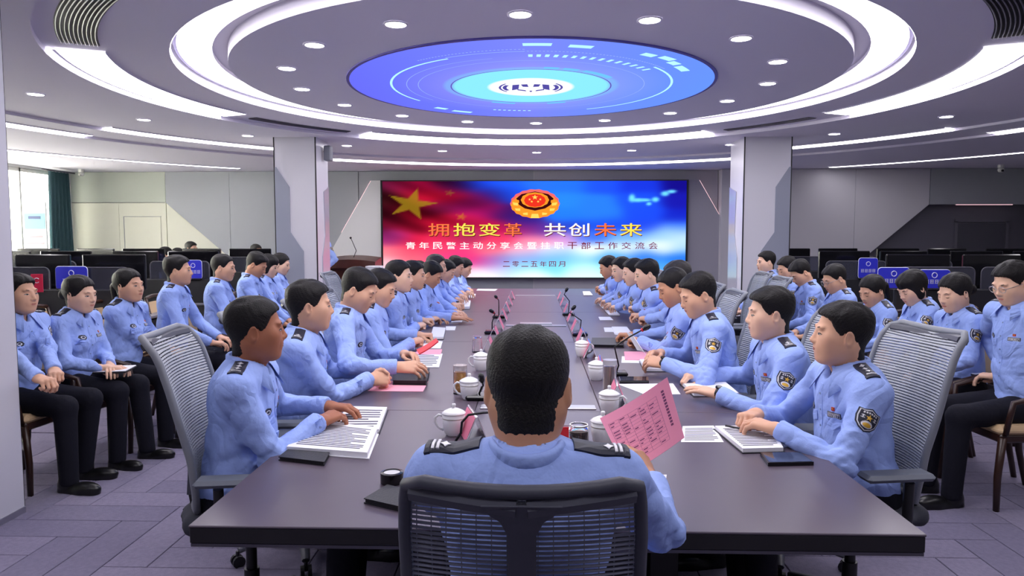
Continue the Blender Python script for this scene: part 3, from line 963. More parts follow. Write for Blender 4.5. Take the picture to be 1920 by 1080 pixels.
def person(sp):
    """sp: dict(pos=(x,y) hip, rz, head=(x,y,z) world head centre, gaze=(yaw,pitch), hl/hr = wrist targets world, pl/pr poses ...)"""
    lod = sp.get('lod', 1)              # 0 near, 1 mid, 2 far
    hb, hh_, hs, hd = ((.0066, .0034, .014, .0028), (.0115, .0050, .018, .0040), (.015, .0066, .024, .0052))[lod]
    rz = sp['rz']; pos = sp['pos']; fem = sp.get('fem', False); stand = sp.get('stand', False)
    sc = .92 if fem else 1.0
    g = sp.get('girth', 1.0)
    root = empty('person', (pos[0], pos[1], 0), rz, sp['label'], 'person', sp.get('group'))
    zs = sp.get('seat', .475) if not stand else .86
    P = A3(0, 0, zs + .085)
    Hc = loc2(pos, rz, sp['head'])
    gy, gp = sp.get('gaze', (0, 0)); Rh = euler_R(gy, gp, sp.get('roll', 0))
    Rn = euler_R(gy * .5, gp * .5)
    N = Hc + Rn @ A3(0, -.036, -.138 * (.97 if fem else 1.0))
    t = nrm(N - P); L = np.linalg.norm(N - P)
    tw = sp.get('twist', gy * .15)
    side = nrm(A3(math.cos(tw), math.sin(tw), 0)); side = nrm(side - t * (side @ t)); fwd = np.cross(t, side) * 1.0
    fwd = nrm(np.cross(A3(*t), A3(*side)))
    if fwd[1] < 0: fwd = -fwd
    Rt = np.stack([side, fwd, t], 1)
    sw = (.172 if not fem else .150) * sp.get('sw', 1.0)
    dn = sp.get('drop', .050)
    SL = N - t * dn - side * sw + fwd * .012; SR = N - t * dn + side * sw + fwd * .012
    l1, l2 = .285 * sc, .245 * sc
    def wr(key, dflt):
        v = sp.get(key)
        return loc2(pos, rz, v) if v is not None else A3(*dflt)
    WL = wr('hl', (-.16, .34, zs + .20)); WR = wr('hr', (.16, .34, zs + .20))
    ef = sp.get('elbow', (.9, -.4, -.7))
    EL, WL = ik(SL, WL, l1, l2, A3(-ef[0], ef[1], ef[2])); ER, WR = ik(SR, WR, l1, l2, A3(*ef))
    # ------------------------------------------------ shirt
    allp = np.array([P, N, SL, SR, EL, ER, WL, WR])
    F = Field(np.minimum(allp.min(0) - .17, A3(-.25, -.25, zs - .02)), allp.max(0) + A3(.14, .14, .10), hb)
    dep = .112 * g * (.94 if fem else 1.0); wd = .158 * g * (.90 if fem else 1.0)
    F.ell(P + t * .02, (wd * 1.04, dep * 1.12, .13), .02, Rt)
    F.ell(P + t * (L * .30) + fwd * (.006 + .02 * (g - 1)), (wd, dep * (1.08 + .5 * (g - 1)), .17), .06, Rt)
    F.ell(P + t * (L * .66) + fwd * .004, (wd * 1.03, dep * 1.02, .19), .06, Rt)
    F.ell(P + t * (L * .82) - fwd * .012, (wd * .98, dep * .88, .13), .05, Rt)
    if fem:
        for s in (-1, 1): F.ell(P + t * (L * .60) + fwd * .085 + side * (s * .062), (.058, .05, .06), .05, Rt)
    F.cone(SL, SR, .056 * sc, .056 * sc, .045)
    for S_ in (SL, SR):
        F.cone(N - t * .012, S_ + t * .012, .050, .038, .05)
    ra, re, rw = .056 * sc * (.7 + .3 * g), .046 * sc, .036 * sc
    for S_, E_, W_ in ((SL, EL, WL), (SR, ER, WR)):
        F.cone(S_, E_, ra, re, .035)
        F.cone(E_, W_, re * 1.02, rw, .018)
        u = nrm(W_ - E_)
        F.cone(W_ - u * .052, W_ + u * .004, rw + .0045, rw + .0045, .004)
    X, Y, Z = F.ax[0][:, None, None], F.ax[1][None, :, None], F.ax[2][None, None, :]
    # cloth folds
    sd = sp.get('seed', 1)
    rng = np.random.RandomState(sd)
    fold = 0
    for q in range(5):
        k = rng.randn(3) * A3(1, 1, 1.35); k = k / np.linalg.norm(k) * (26 + 16 * q); ph = rng.rand() * 6.28
        k2 = rng.randn(3) * 11
        fold = fold + (1.6 * np.abs(np.sin(.5 * (k[0] * X + k[1] * Y + k[2] * Z + ph + 1.8 * np.sin(k2[0] * X + k2[1] * Y + k2[2] * Z)))) - 1.0) * (-.0046 / (1 + .3 * q))
    near = 0
    for (c, rr, am) in ((EL, .12, 1.0), (ER, .12, 1.0), (P + t * .12, .17, .9), (SL, .10, .35), (SR, .10, .35)):
        near = near + am * np.exp(-((X - c[0]) ** 2 + (Y - c[1]) ** 2 + (Z - c[2]) ** 2) / (rr * rr))
    F.D = F.D + fold * (.45 + np.clip(near, 0, 1.2)) * (1.0 if lod < 2 else .7)
    # radiating creases at the elbows
    for S_, E_, W_ in ((SL, EL, WL), (SR, ER, WR)):
        for (a, b) in ((E_, S_), (E_, W_)):
            u = nrm(b - a)
            s1 = (X - a[0]) * u[0] + (Y - a[1]) * u[1] + (Z - a[2]) * u[2]
            r2 = (X - a[0]) ** 2 + (Y - a[1]) ** 2 + (Z - a[2]) ** 2
            F.D = F.D + .0030 * (1.5 * np.abs(np.sin(s1 * 52 + 30 * (Z - a[2]) + 34 * (X - a[0]) - 26 * (Y - a[1]) + 6.3 * rng.rand() + .8 * np.sin(s1 * 38))) - .9) * -np.exp(-r2 / .015)
    for E_, W_ in ((EL, WL), (ER, WR)):
        u = nrm(W_ - E_); F.plane_cut(W_ + u * .006, u, W_ - .1, W_ + .1)
    rn = (.056 if not fem else .050)
    neckdir = nrm(Hc + Rh @ A3(0, -.02, -.06) - N)
    F.cone(N - t * .02 + fwd * .004, N + neckdir * .16, rn + .004, rn + .004, .006, sub=True)
    F.cone(N + fwd * (rn + .012) - t * .01, N + fwd * (rn + .07) + t * .03, .016, .04, .01, sub=True)
    F.plane_cut(P - A3(0, 0, .045), (0, 0, -1))
    V, Q = F.mesh()
    shirt = mesh_obj('shirt', np_mesh('shirt', V, Q, M_shirt), root)
    bvh = BVHTree.FromPolygons([tuple(p) for p in V], [tuple(q) for q in Q])
    # collar
    cb = MB(); bezier_collar(bvh, N - t * .004 + fwd * .002, t, fwd, side, rn + .004, cb)
    cb.build('collar', M_shirt, shirt, smooth=True)
    # ------------------------------------------------ badges
    cp_ = P + t * (L * .66)
    def dec(name, o, d, up, items, mats):
        D = Decal(bvh)
        if not D.frame(o, d, up): return
        for (poly, off, mi, sh) in items: D.add(poly, off, mi, sh)
        D.mb.build(name, mats, shirt, smooth=False)
    if lod < 3 and not sp.get('noback'):
        # wearer's left chest = -x side: number plate ; right chest: oval badge
        for s in (-1, 1):
            o = cp_ + side * (s * .078) + fwd * .170 + t * .015
            if s < 0:
                items = [(rectp(.062, .021), .002, 0, (0, 0)), (rectp(.057, .0165), .0026, 1, (0, 0)), (rectp(.054, .0135), .0032, 0, (0, 0))]
                num = sp.get('num', '03%04d' % (sd * 137 % 10000))
                num = ''.join(ch if ch in FONT35 else '8' for ch in num)
                for qi, ch in enumerate(num):
                    for b in range(15):
                        if FONT35[ch][b] == '1':
                            rr_, cc_ = divmod(b, 3); px = .0022
                            if lod == 0: items.append((rectp(px, px), .0042, 1, (((qi - 2.5) * .0085 + (cc_ - 1) * px), (2 - rr_) * px)))
                    if lod > 0: items.append((rectp(.0045, .009), .0040, 1, ((qi - 2.5) * .0085, 0)))
                dec('number_plate', o, -fwd, t, items, [M_badge, M_badge_s])
                dec('pin_badge', o + t * .024, -fwd, t, [(rectp(.014, .013), .003, 0, (0, 0)), (starp(.005), .0036, 1, (0, .001))], [M_red, M_badge_g])
                dec('chest_pocket', o - t * .052, -fwd, t, [(rectp(.098, .032), .0022, 0, (0, .03)), ([(-.049, .012), (.049, .012), (.049, -.012), (0, -.026), (-.049, -.012)], .0032, 0, (0, .022))], [M_shirt])
            else:
                dec('chest_badge', o + t * .004, -fwd, t, [([(-.026, 0), (-.017, .013), (0, .016), (.017, .013), (.026, 0), (.017, -.013), (0, -.016), (-.017, -.013)], .002, 0, (0, 0)),
                    (ovalp(.030, .018), .003, 1, (0, 0)), (ovalp(.018, .010), .0036, 0, (0, .001))], [M_badge, M_badge_s])
                dec('chest_pocket', o - t * .052, -fwd, t, [(rectp(.098, .032), .0022, 0, (0, .03)), ([(-.049, .012), (.049, .012), (.049, -.012), (0, -.026), (-.049, -.012)], .0032, 0, (0, .022))], [M_shirt])
        # front placket and buttons
        for k in range(5):
            o = P + t * (L * (.30 + .135 * k)) + fwd * .32
            D = Decal(bvh)
            if D.frame(o, -fwd, t):
                D.add(rectp(.026, .074), .0016, 0); D.mb.build('placket', M_shirt, shirt)
            dec('button', o, -fwd, t, [(ovalp(.009, .009, 8), .0034, 0, (0, 0))], [M_button])
    for s, S_, E_ in ((-1, SL, EL), (1, SR, ER)):
        # epaulette on the shoulder
        mid = (N * .30 + S_ * .70); ax = nrm(S_ - N); up2 = nrm(t - ax * (t @ ax))
        lift = t * .13
        st = [(rectp(.046, .108), .005, 0, (0, 0)), (rectp(.050, .012), .0055, 0, (0, .052))]
        sg = 1.0
        rank = sp.get('rank', 'bar1')
        nb = {'bar1': (1, 1), 'bar2': (2, 1), 'bar3': (1, 3), 'bar0': (1, 0), 'chev': (2, 2)}[rank]
        for k in range(nb[0]): st.append((rectp(.034, .0055), .0068, 1, (0, .040 - .010 * k)))
        for k in range(nb[1]): st.append((starp(.0105, 4, .55), .0068, 1, (0, .016 - .024 * k)))
        dec('epaulette', mid + up2 * .14, -up2, ax, st, [M_badge, M_badge_s])
        # shield patch on the upper arm
        ua = nrm(E_ - S_); out = nrm(side * s - ua * ((side * s) @ ua)) if abs((side * s) @ ua) < .93 else nrm(fwd - ua * (fwd @ ua))
        out = nrm(out + fwd * .25 - ua * ((out + fwd * .25) @ ua))
        o = S_ * .60 + E_ * .40 + out * .20
        its = [(shield(.078, .088), .002, 0, (0, 0)), (shield(.070, .079), .0028, 1, (0, 0)), (shield(.064, .072), .0036, 0, (0, 0)),
               (ovalp(.040, .026), .0046, 1, (0, -.017)), (ovalp(.030, .016), .0054, 2, (0, -.019)), (starp(.0125), .0046, 2, (0, .008))]
        for k in range(6): its.append((rectp(.0052, .006), .0046, 1, ((k - 2.5) * .0085, .026 - abs(k - 2.5) * .0012)))
        for q in (-1, 1):
            its += [(rectp(.011, .0025), .0046, 1, (q * .021, .012)), (rectp(.0028, .013), .0046, 1, (q * .021, .008)), (rectp(.012, .0025), .0046, 1, (q * .021, .004))]
        if s < 0: dec('arm_patch', o, -out, -ua, its, [M_badge, M_badge_s, M_badge_g])
    # ------------------------------------------------ skin body: head, neck, arms, hands
    nk = Rh.T @ (N - t * .05 - Hc)
    HF, HH = head_fields(sp, hh_, nk)
    tone = sp.get('tone', 1)
    Vh, Qh = HF.mesh()
    mi = np.zeros(len(Qh), np.int32)
    hbv = BVHTree.FromPolygons([tuple(p) for p in Vh], [tuple(q) for q in Qh])
    MR = Matrix([[*map(float, Rh[i]), float(Hc[i])] for i in range(3)] + [[0, 0, 0, 1]])
    feats = []
    def feature(name, o, items, mats):
        D = Decal(hbv)
        dv = (-np.sign(o[0]) * .45, -.893, 0) if abs(o[0]) > .01 else (0, -1, 0)
        if not D.frame(Vector((o[0], .078, o[2])) - Vector(dv) * .2, dv, (0, 0, 1)): return
        fs_ = 1.06 + .16 * lod
        for (poly, off, mi_) in items: D.add([(x_ * (1 + .04 * lod), y_ * fs_) for x_, y_ in poly], off + .0009 * lod, mi_, thick=.002)
        D.mb.v = [tuple(MR @ Vector(p)) for p in D.mb.v]
        feats.append((name, D.mb, mats))
    down = gp > .30
    for s in (-1, 1):
        fx = lambda P_: [(-s * x, y) for x, y in P_]
        bt = .75 if fem else 1.0
        feature('eyebrow', (s * .0315, .3, .0285), [(fx([(-.016, -.0035), (-.007, -.0008 + .0018 * bt), (.005, .0005 + .0020 * bt), (.021, -.002), (.005, .0005 - .0014 * bt), (-.007, -.0012 - .0018 * bt)]), .0019, 0)], [M_brow])
        if down:
            feature('eye', (s * .0315, .3, .001), [(fx([(-.014, .000), (-.005, -.0022), (.005, -.0022), (.0145, .001), (.005, -.0042), (-.005, -.0042)]), .0017, 0)], [M_eye])
        else:
            feature('eye', (s * .0315, .3, .002), [(fx([(-.0135, -.0012), (-.006, .0030), (.005, .0036), (.0165, .0008), (.006, -.0028), (-.006, -.0030)]), .0012, 1), (ovalp(.0074, .0064, 10), .0018, 0),
                    (fx([(-.0145, -.001), (-.006, .0030), (.005, .0034), (.0180, .0008), (.005, .0056), (-.006, .0050)]), .0021, 0)], [M_eye, M_eyew])
    feature('lips', (0, .3, -.0572), [([(-.022, 0), (-.010, .0038), (0, .0026), (.010, .0038), (.022, 0), (0, -.0006)], .0012, 0), ([(-.020, -.0008), (0, -.0012), (.020, -.0008), (.010, -.0062), (-.010, -.0062)], .0012, 0)], [M_lip[tone]])
    Vw = Vh @ Rh.T + Hc
    parts = [(Vw, Qh, mi)]
    def limb(a, b, r0, r1, n=10):
        a = np.asarray(a); b = np.asarray(b); u = nrm(b - a); e = nrm(np.cross(u, A3(.3, .2, .9))); f_ = np.cross(u, e)
        vs = []; 
        for k, (p, r) in enumerate(((a, r0), (a * .5 + b * .5, (r0 + r1) / 2), (b, r1))):
            for i in range(n):
                q = 2 * PI * i / n; vs.append(p + (e * math.cos(q) + f_ * math.sin(q)) * r)
        fs = [(k * n + i, k * n + (i + 1) % n, (k + 1) * n + (i + 1) % n, (k + 1) * n + i) for k in range(2) for i in range(n)]
        return np.array(vs), np.array(fs), np.zeros(len(fs), np.int32)
    parts.append(limb(N, P, .055, .09)); parts.append(limb(SL, SR, .035, .035))
    hsc = .93 if fem else 1.0
    for s, E_, W_, pose, key in ((-1, EL, WL, sp.get('pl', 'rest'), 'nl'), (1, ER, WR, sp.get('pr', 'rest'), 'nr')):
        S_ = SL if s < 0 else SR
        parts.append(limb(S_, E_, .024, .022)); parts.append(limb(E_, W_, .022, .022))
        Vd, Qd = hand(pose, hd)
        Vd = Vd * hsc * .96
        if s < 0: Vd = Vd * A3(-1, 1, 1); Qd = Qd[:, ::-1]
        u = nrm(W_ - E_)
        hdv = sp.get('d' + key[1])           # optional hand direction (person coordinates)
        if hdv is not None: u = nrm(A3(*hdv))
        elif sp.get('flat', True): u = nrm(u * A3(1, 1, .25))
        nv = A3(*sp.get(key, (0, 0, 1)))      # back-of-hand normal (person coordinates)
        nv = nrm(nv - u * (nv @ u)); xv = np.cross(u, nv)
        Rr = np.stack([xv, u, nv], 1)
        parts.append((Vd @ Rr.T + W_ + u * .012, Qd, np.zeros(len(Qd), np.int32)))
    Va = []; Qa = []; Ma = []; n0 = 0
    for (v_, q_, m_) in parts:
        Va.append(v_); Qa.append(q_ + n0); Ma.append(m_); n0 += len(v_)
    body = mesh_obj('body', np_mesh('body', np.concatenate(Va), np.concatenate(Qa), [SKIN[tone]], np.concatenate(Ma)), root)
    for (nm, fb, mm) in feats: fb.build(nm, mm, bpy.data.objects[body.name])
    Vh, Qh = HH.mesh()
    hm = np.zeros(len(Qh), np.int32)
    if sp.get('hair', 'short') == 'short':
        Cz = Vh[Qh].mean(1); hm[(Cz[:, 2] < sp.get('fade', -.082) + .02 * np.sin(Cz[:, 1] * 25))] = 1
    mesh_obj('hair', np_mesh('hair', Vh @ Rh.T + Hc, Qh, [M_hair_g if sp.get('grey') else M_hair, M_fade], hm), root)
    if sp.get('glasses'):
        gl = MB()
        for s in (-1, 1):
            gl.tube([Rh @ A3(s * .034 + .024 * math.cos(a), .103 - .004 * abs(math.cos(a)), .002 + .018 * math.sin(a)) + Hc for a in np.linspace(0, 2 * PI, 17)], .0014, 5, cap=False)
            gl.tube([Rh @ A3(s * .058, .100, .006) + Hc, Rh @ A3(s * .080, .03, .006) + Hc, Rh @ A3(s * .083, -.01, .002) + Hc], .0014, 5)
        gl.tube([Rh @ A3(-.010, .105, .006) + Hc, Rh @ A3(.010, .105, .006) + Hc], .0014, 5)
        gl.build('glasses', M_silver, root)
    # watch
    for key, E_, W_ in (('watch_l', EL, WL), ('watch_r', ER, WR)):
        if sp.get(key):
            u = nrm(W_ - E_); wv = nrm(A3(0, 0, 1) - u * u[2]); xv = np.cross(u, wv)
            c = W_ + u * .016; mb = MB()
            ring = [c + (wv * math.cos(a) * .026 + xv * math.sin(a) * .030) for a in np.linspace(0, 2 * PI, 19)]
            mb.tube(ring, .009, 6, cap=False, flat=.35)
            ob = mb.build('wristwatch', M_black, root, smooth=True)
            mf = MB(); Mx = Matrix(np.stack([xv, u, wv], 1).tolist()).to_4x4(); Mx.translation = Vector(c + wv * .028)
            mf.lathe([(.0, .006), (.015, .006), (.019, .003), (.019, -.004)][::-1], 16, M=Mx); mf.build('watch_case', mat('watch_dark', srgb(36, 36, 40), .2, metal=.6), ob)
    # ------------------------------------------------ trousers and shoes
    hl = .085
    T = []
    if stand:
        K = [A3(s * hl, .02, .48) for s in (-1, 1)]; An = [A3(s * hl, -.01, .09) for s in (-1, 1)]
        hp = [A3(s * hl, 0, zs + .02) for s in (-1, 1)]
    else:
        kf = sp.get('knee', .43) * sc; spd = sp.get('spread', .11)
        hp = [A3(s * hl, 0.02, zs + .075) for s in (-1, 1)]
        K = [A3(s * spd, kf, zs + .045) for s in (-1, 1)]
        ft = sp.get('foot', (.40, .40))
        An = [A3(s * spd * 1.05, ft[i], .085) for i, s in enumerate((-1, 1))]
    allp = np.array(hp + K + An)
    G = Field(np.minimum(allp.min(0) - .14, A3(-.24, -.2, .0)), np.maximum(allp.max(0) + .12, A3(.24, .2, zs + .2)), hs)
    G.ell(P - A3(0, .005, .015), (wd * 1.10, dep * 1.18, .105), .02)
    for i in range(2):
        G.cone(hp[i], K[i], .088 * (.6 + .4 * g), .064, .05)
        G.cone(K[i], An[i] - A3(0, 0, .03), .064, .052, .03)
    G.plane_cut(A3(0, 0, .045), (0, 0, -1)); G.plane_cut(P + A3(0, 0, .075), (0, 0, 1))
    V, Q = G.mesh()
    mesh_obj('trousers', np_mesh('trousers', V, Q, M_navy), root)
    for i in range(2):
        o = mesh_obj('shoe', SHOE, root); o.location = (An[i][0], An[i][1], 0); o.rotation_euler = (0, 0, (1, -1)[i] * .12)
        if fem: o.scale = (.86, .88, .9)
    return root

def make_shoe():
    F = Field((-.07, -.10, -.01), (.07, .24, .16), .007)
    F.ell((0, .12, .035), (.046, .095, .040), .02); F.ell((0, -.02, .045), (.038, .055, .048), .03)
    F.cone((0, -.012, .06), (0, -.018, .125), .040, .042, .03)
    F.cone((0, .10, .012), (0, .17, .012), .044, .036, .01); F.cone((0, -.04, .012), (0, .1, .012), .036, .044, .01)
    F.plane_cut((0, 0, .0), (0, 0, -1))
    V, Q = F.mesh()
    return np_mesh('shoe', V, Q, M_shoe)
SHOE = make_shoe()
# ================================================================ FURNITURE
TXL, TXR, TY0, TY1, TZ = -0.922, 1.020, 1.835, 10.6, 0.75
M_top = mat('table_laminate', srgb(86, 76, 89), .33, spec=.5, noise=(14, .05))
M_top2 = mat('table_laminate_strip', srgb(94, 85, 98), .31, spec=.5, noise=(14, .05))
M_edge = mat('table_edge_black', srgb(24, 22, 26), .4)
M_under = mat('table_underside', srgb(70, 66, 80), .4)
table = empty('conference_table', ((TXL + TXR) / 2, (TY0 + TY1) / 2, 0), label='long dark plum conference table running from the camera to the screen', cat='table')
tcx, tcy = (TXL + TXR) / 2, (TY0 + TY1) / 2
def tp(name, x0, x1, y0, y1, z0, z1, m, bev=.002):
    return MB().box(((x0 + x1) / 2 - tcx, (y0 + y1) / 2 - tcy, (z0 + z1) / 2), (x1 - x0, y1 - y0, z1 - z0), bev=bev).build(name, m, table)
g = .0015
S0, S1 = -.26, .30
ya, yb = 3.12, 9.35
tp('top_panel', TXL, TXR, TY0, ya - g, .743, TZ, M_top)
tp('top_panel', TXL, TXR, yb + g, TY1, .743, TZ, M_top)
yy = [ya, 5.2, 7.28, yb]
for i in range(3):
    for (x0, x1, m) in ((TXL, S0 - g, M_top), (S0 + g, S1 - g, M_top2), (S1 + g, TXR, M_top)):
        tp('top_panel', x0, x1, yy[i] + g, yy[i + 1] - g, .743, TZ, m)
tp('edge_band', TXL + .002, TXR - .002, TY0 + .002, TY1 - .002, .700, .7435, M_edge)
mb = MB()   # bevelled underframe that tapers inward
o0 = [(TXL, TY0), (TXR, TY0), (TXR, TY1), (TXL, TY1)]
def ring(ins, z): return [(TXL + ins - tcx, TY0 + ins - tcy, z), (TXR - ins - tcx, TY0 + ins - tcy, z), (TXR - ins - tcx, TY1 - ins - tcy, z), (TXL + ins - tcx, TY1 - ins - tcy, z)]
V = ring(.004, .699) + ring(.004, .690) + ring(.12, .655)
F = [(0, 1, 2, 3)] + [(a + i, a + 4 + i, a + 4 + (i + 1) % 4, a + (i + 1) % 4) for a in (0, 4) for i in range(4)] + [(11, 10, 9, 8)]
mb.add(V, F); mb.build('underframe', M_under, table)
for k in range(5):
    y = 2.5 + k * 1.85
    for s in (-1, 1):
        tp('leg_panel', tcx + s * .42 - .05, tcx + s * .42 + .05, y, y + .7, 0, .66, M_edge)
tp('modesty_panel', tcx - .36, tcx + .36, 2.55, 2.58, .08, .66, M_edge)
for y, x0, x1 in ((3.15, S0 + .02, S1 - .02), (6.12, S0 + .02, S1 - .02), (9.3, S0 + .02, S1 - .02)):
    tp('cable_lid', x0, x1, y, y + .07, TZ, TZ + .006, M_silver)
tp('cable_lid', S0 + .14, S1 - .14, 6.2, 6.32, TZ, TZ + .012, M_silver)

# ---------------------------------------------------------------- mesh office chair (faces +y)
M_frame_d = mat('chair_frame_grey', srgb(72, 74, 86), .45)
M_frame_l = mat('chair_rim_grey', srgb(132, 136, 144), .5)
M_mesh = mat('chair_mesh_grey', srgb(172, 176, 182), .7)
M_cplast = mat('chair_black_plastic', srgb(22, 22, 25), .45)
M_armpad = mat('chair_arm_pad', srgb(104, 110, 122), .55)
M_seat = mat('chair_seat_fabric', srgb(58, 60, 70), .85)
def back_pt(u, v, dz=0.0):
    """u -1..1 across, v 0..1 up the backrest"""
    prof_y = np.interp(v, [0, .15, .3, .5, .7, .85, .94, 1], [-.185, -.178, -.180, -.205, -.235, -.262, -.290, -.325])
    hw = np.interp(v, [0, .2, .5, .8, .95, 1], [.165, .205, .225, .222, .212, .200])
    z = .50 + .63 * v - .02 * max(0, v - .9) * 10 * .3
    return (u * hw, prof_y + .045 * u * u * (1 - .3 * v), z + dz - .012 * (1 - u * u) * (1 if v > .9 else 0))
def make_office_chair(dz, slats, sr=.0051, M_frame_l=M_frame_l, M_mesh=M_mesh):
    root = empty('office_chair')
    # rim: rounded frame around the mesh
    rim = MB()
    pts = [back_pt(-1, v, dz) for v in np.linspace(0, .97, 16)]
    pts += [back_pt(u, 1.0, dz) for u in np.linspace(-.86, .86, 9)]
    pts += [back_pt(1, v, dz) for v in np.linspace(.97, 0, 16)]
    pts += [back_pt(u, 0, dz) for u in np.linspace(.8, -.8, 7)]
    pts.append(pts[0])
    rim.tube(pts, .013, 8, cap=False, flat=1.0)
    rim.build('back_frame', M_frame_l, root, smooth=True)
    # spine behind the mesh with a T head
    sp = MB()
    V = []; F = []
    prof = [(v, .026 if v < .84 else .026 + (v - .84) * .35) for v in np.linspace(.02, .965, 22)]
    for (v, w) in prof:
        c = Vector(back_pt(0, v, dz)); c.y -= .014
        for s, dy in ((-1, 0), (1, 0), (1, -.022), (-1, -.022)):
            V.append((c.x + s * w, c.y + dy, c.z))
    for i in range(len(prof) - 1):
        for k in range(4): F.append((i * 4 + k, i * 4 + (k + 1) % 4, i * 4 + 4 + (k + 1) % 4, i * 4 + 4 + k))
    F += [(3, 2, 1, 0), tuple(4 * (len(prof) - 1) + k for k in range(4))]
    sp.add(V, F)
    for s in (-1, 1):
        sp.tube([Vector(back_pt(s * .04, .95, dz)) + Vector((0, -.024, 0)), Vector(back_pt(s * .5, .962, dz)) + Vector((0, -.014, 0)), Vector(back_pt(s * .93, .955, dz)) + Vector((0, -.006, 0))], .020, 8)
    sp.build('back_spine', M_frame_d, root, smooth=.6)
    ms = MB()
    n = slats
    for i in range(n):
        v = .02 + .955 * i / (n - 1)
        ms.tube([back_pt(u, v, dz) for u in np.linspace(-.97, .97, 11)], sr, 4, cap=False)
    for u in np.linspace(-.9, .9, 15 if slats > 40 else 7):
        ms.tube([Vector(back_pt(u, v, dz)) + Vector((0, .002, 0)) for v in np.linspace(.01, .985, 14)], .0013, 3, cap=False)
    o = ms.build('mesh_panel', M_mesh, root); o['kind'] = 'stuff'
    # seat
    F_ = Field((-.30, -.27, .36), (.30, .30, .52), .016)
    F_.ell((0, .0, .452), (.25, .24, .045), .0); F_.cone((-.17, .17, .452), (.17, .17, .452), .038, .038, .03); F_.cone((-.17, -.15, .452), (.17, -.15, .452), .038, .038, .03)
    V, Q = F_.mesh(); V = V + A3(0, 0, dz)
    mesh_obj('seat', np_mesh('seat', V, Q, M_seat), root)
    bar = MB(); bar.box((0, -.02, .395 + dz), (.22, .34, .05), bev=.015); bar.tube([(0, -.12, .40 + dz), (0, -.19, .425 + dz), (0, -.205, .53 + dz)], .022, 8)
    bar.build('tilt_mechanism', M_cplast, root)
    for s in (-1, 1):
        ar = MB(); ar.tube([(s * .20, -.02, .41 + dz), (s * .28, -.03, .43 + dz), (s * .285, -.03, .62 + dz)], .018, 8)
        a = ar.build('armrest', M_cplast, root, smooth=.8)
        MB().box((s * .285, .02, .645 + dz), (.085, .25, .026), bev=.012).build('arm_pad', M_armpad, a)
    MB().lathe([(.028, .10), (.028, .26), (.020, .26), (.020, .40 + dz)], 14).build('gas_lift', M_cplast, root, smooth=.6)
    for k in range(5):
        a = 2 * PI * k / 5 + .3; c, s = math.cos(a), math.sin(a)
        sb = MB(); sb.tube([(c * .03, s * .03, .115), (c * .17, s * .17, .105), (c * .30, s * .30, .075)], [.030, .026, .018], 8, flat=.7)
        so = sb.build('base_arm', M_frame_d if dz > 0 else M_frame_d, root, smooth=.8)
        w = MB()
        for q in (-1, 1):
            Mx = Matrix.Translation((c * .305 - s * .016 * q, s * .305 + c * .016 * q, .028)) @ Matrix.Rotation(a, 4, 'Z') @ Matrix.Rotation(PI / 2, 4, 'X')
            w.lathe([(.0, -.008), (.028, -.008), (.028, .008), (.0, .008)], 12, M=Mx)
        w.tube([(c * .305, s * .305, .03), (c * .305, s * .305, .075)], .009, 6)
        w.build('caster', M_cplast, so)
    return root

# ---------------------------------------------------------------- wooden side chair (faces +y)
M_wood = mat('chair_wood_dark', srgb(52, 30, 22), .35, noise=(12, .2))
M_tan = mat('chair_upholstery_tan', srgb(206, 176, 136), .7, noise=(30, .05))
def make_side_chair():
    root = empty('side_chair')
    for s in (-1, 1):
        MB().tube([(s * .20, .21, 0), (s * .205, .215, .2), (s * .21, .20, .42)], [.016, .019, .022], 8).build('leg', M_wood, root, smooth=True)
        MB().tube([(s * .20, -.27, 0), (s * .205, -.22, .22), (s * .21, -.20, .45), (s * .215, -.235, .68), (s * .205, -.285, .90)], [.016, .019, .022, .019, .016], 8).build('leg', M_wood, root, smooth=True)
        MB().tube([(s * .215, .19, .44), (s * .24, .17, .62), (s * .245, .02, .655), (s * .235, -.2, .64)], [.016, .016, .019, .016], 8).build('arm', M_wood, root, smooth=True)
    MB().box((0, 0, .415), (.43, .43, .05), bev=.01).build('seat_rail', M_wood, root)
    MB().box((0, .005, .455), (.44, .44, .06), bev=.025).build('seat', M_tan, root)
    V = []; F = []
    for i in range(9):
        u = -1 + i / 4
        for (z, y, d) in ((.58, -.222, 0), (.72, -.245, 0), (.86, -.275, 0), (.86, -.295, 0), (.72, -.272, 0), (.58, -.245, 0)):
            V.append((u * .19, y - .03 * (1 - u * u), z))
    for i in range(8):
        for k in range(6): F.append((i * 6 + k, i * 6 + (k + 1) % 6, i * 6 + 6 + (k + 1) % 6, i * 6 + 6 + k))
    F += [tuple(range(6))[::-1], tuple(48 + k for k in range(6))]
    MB().add(V, F).build('back_pad', M_tan, root, smooth=.7)
    MB().tube([(u * .205, -.285 - .03 * (1 - u * u), .90 + .02 * (1 - u * u)) for u in np.linspace(-1, 1, 9)], .018, 8).build('top_rail', M_wood, root, smooth=True)
    MB().tube([(u * .205, -.232 - .03 * (1 - u * u), .56) for u in np.linspace(-1, 1, 9)], .012, 8).build('lower_rail', M_wood, root, smooth=True)
    return root

def place(root, x, y, rz, label, cat, group=None, first=[]):
    """the first use moves the prototype itself, later ones copy it with its parts"""
    if root.name in [r.name for r in first]:
        o = copy_tree(root)
    else:
        o = root; first.append(root)
    o.location = (x, y, 0); o.rotation_euler = (0, 0, rz)
    tag(o, label, cat, group)
    return o

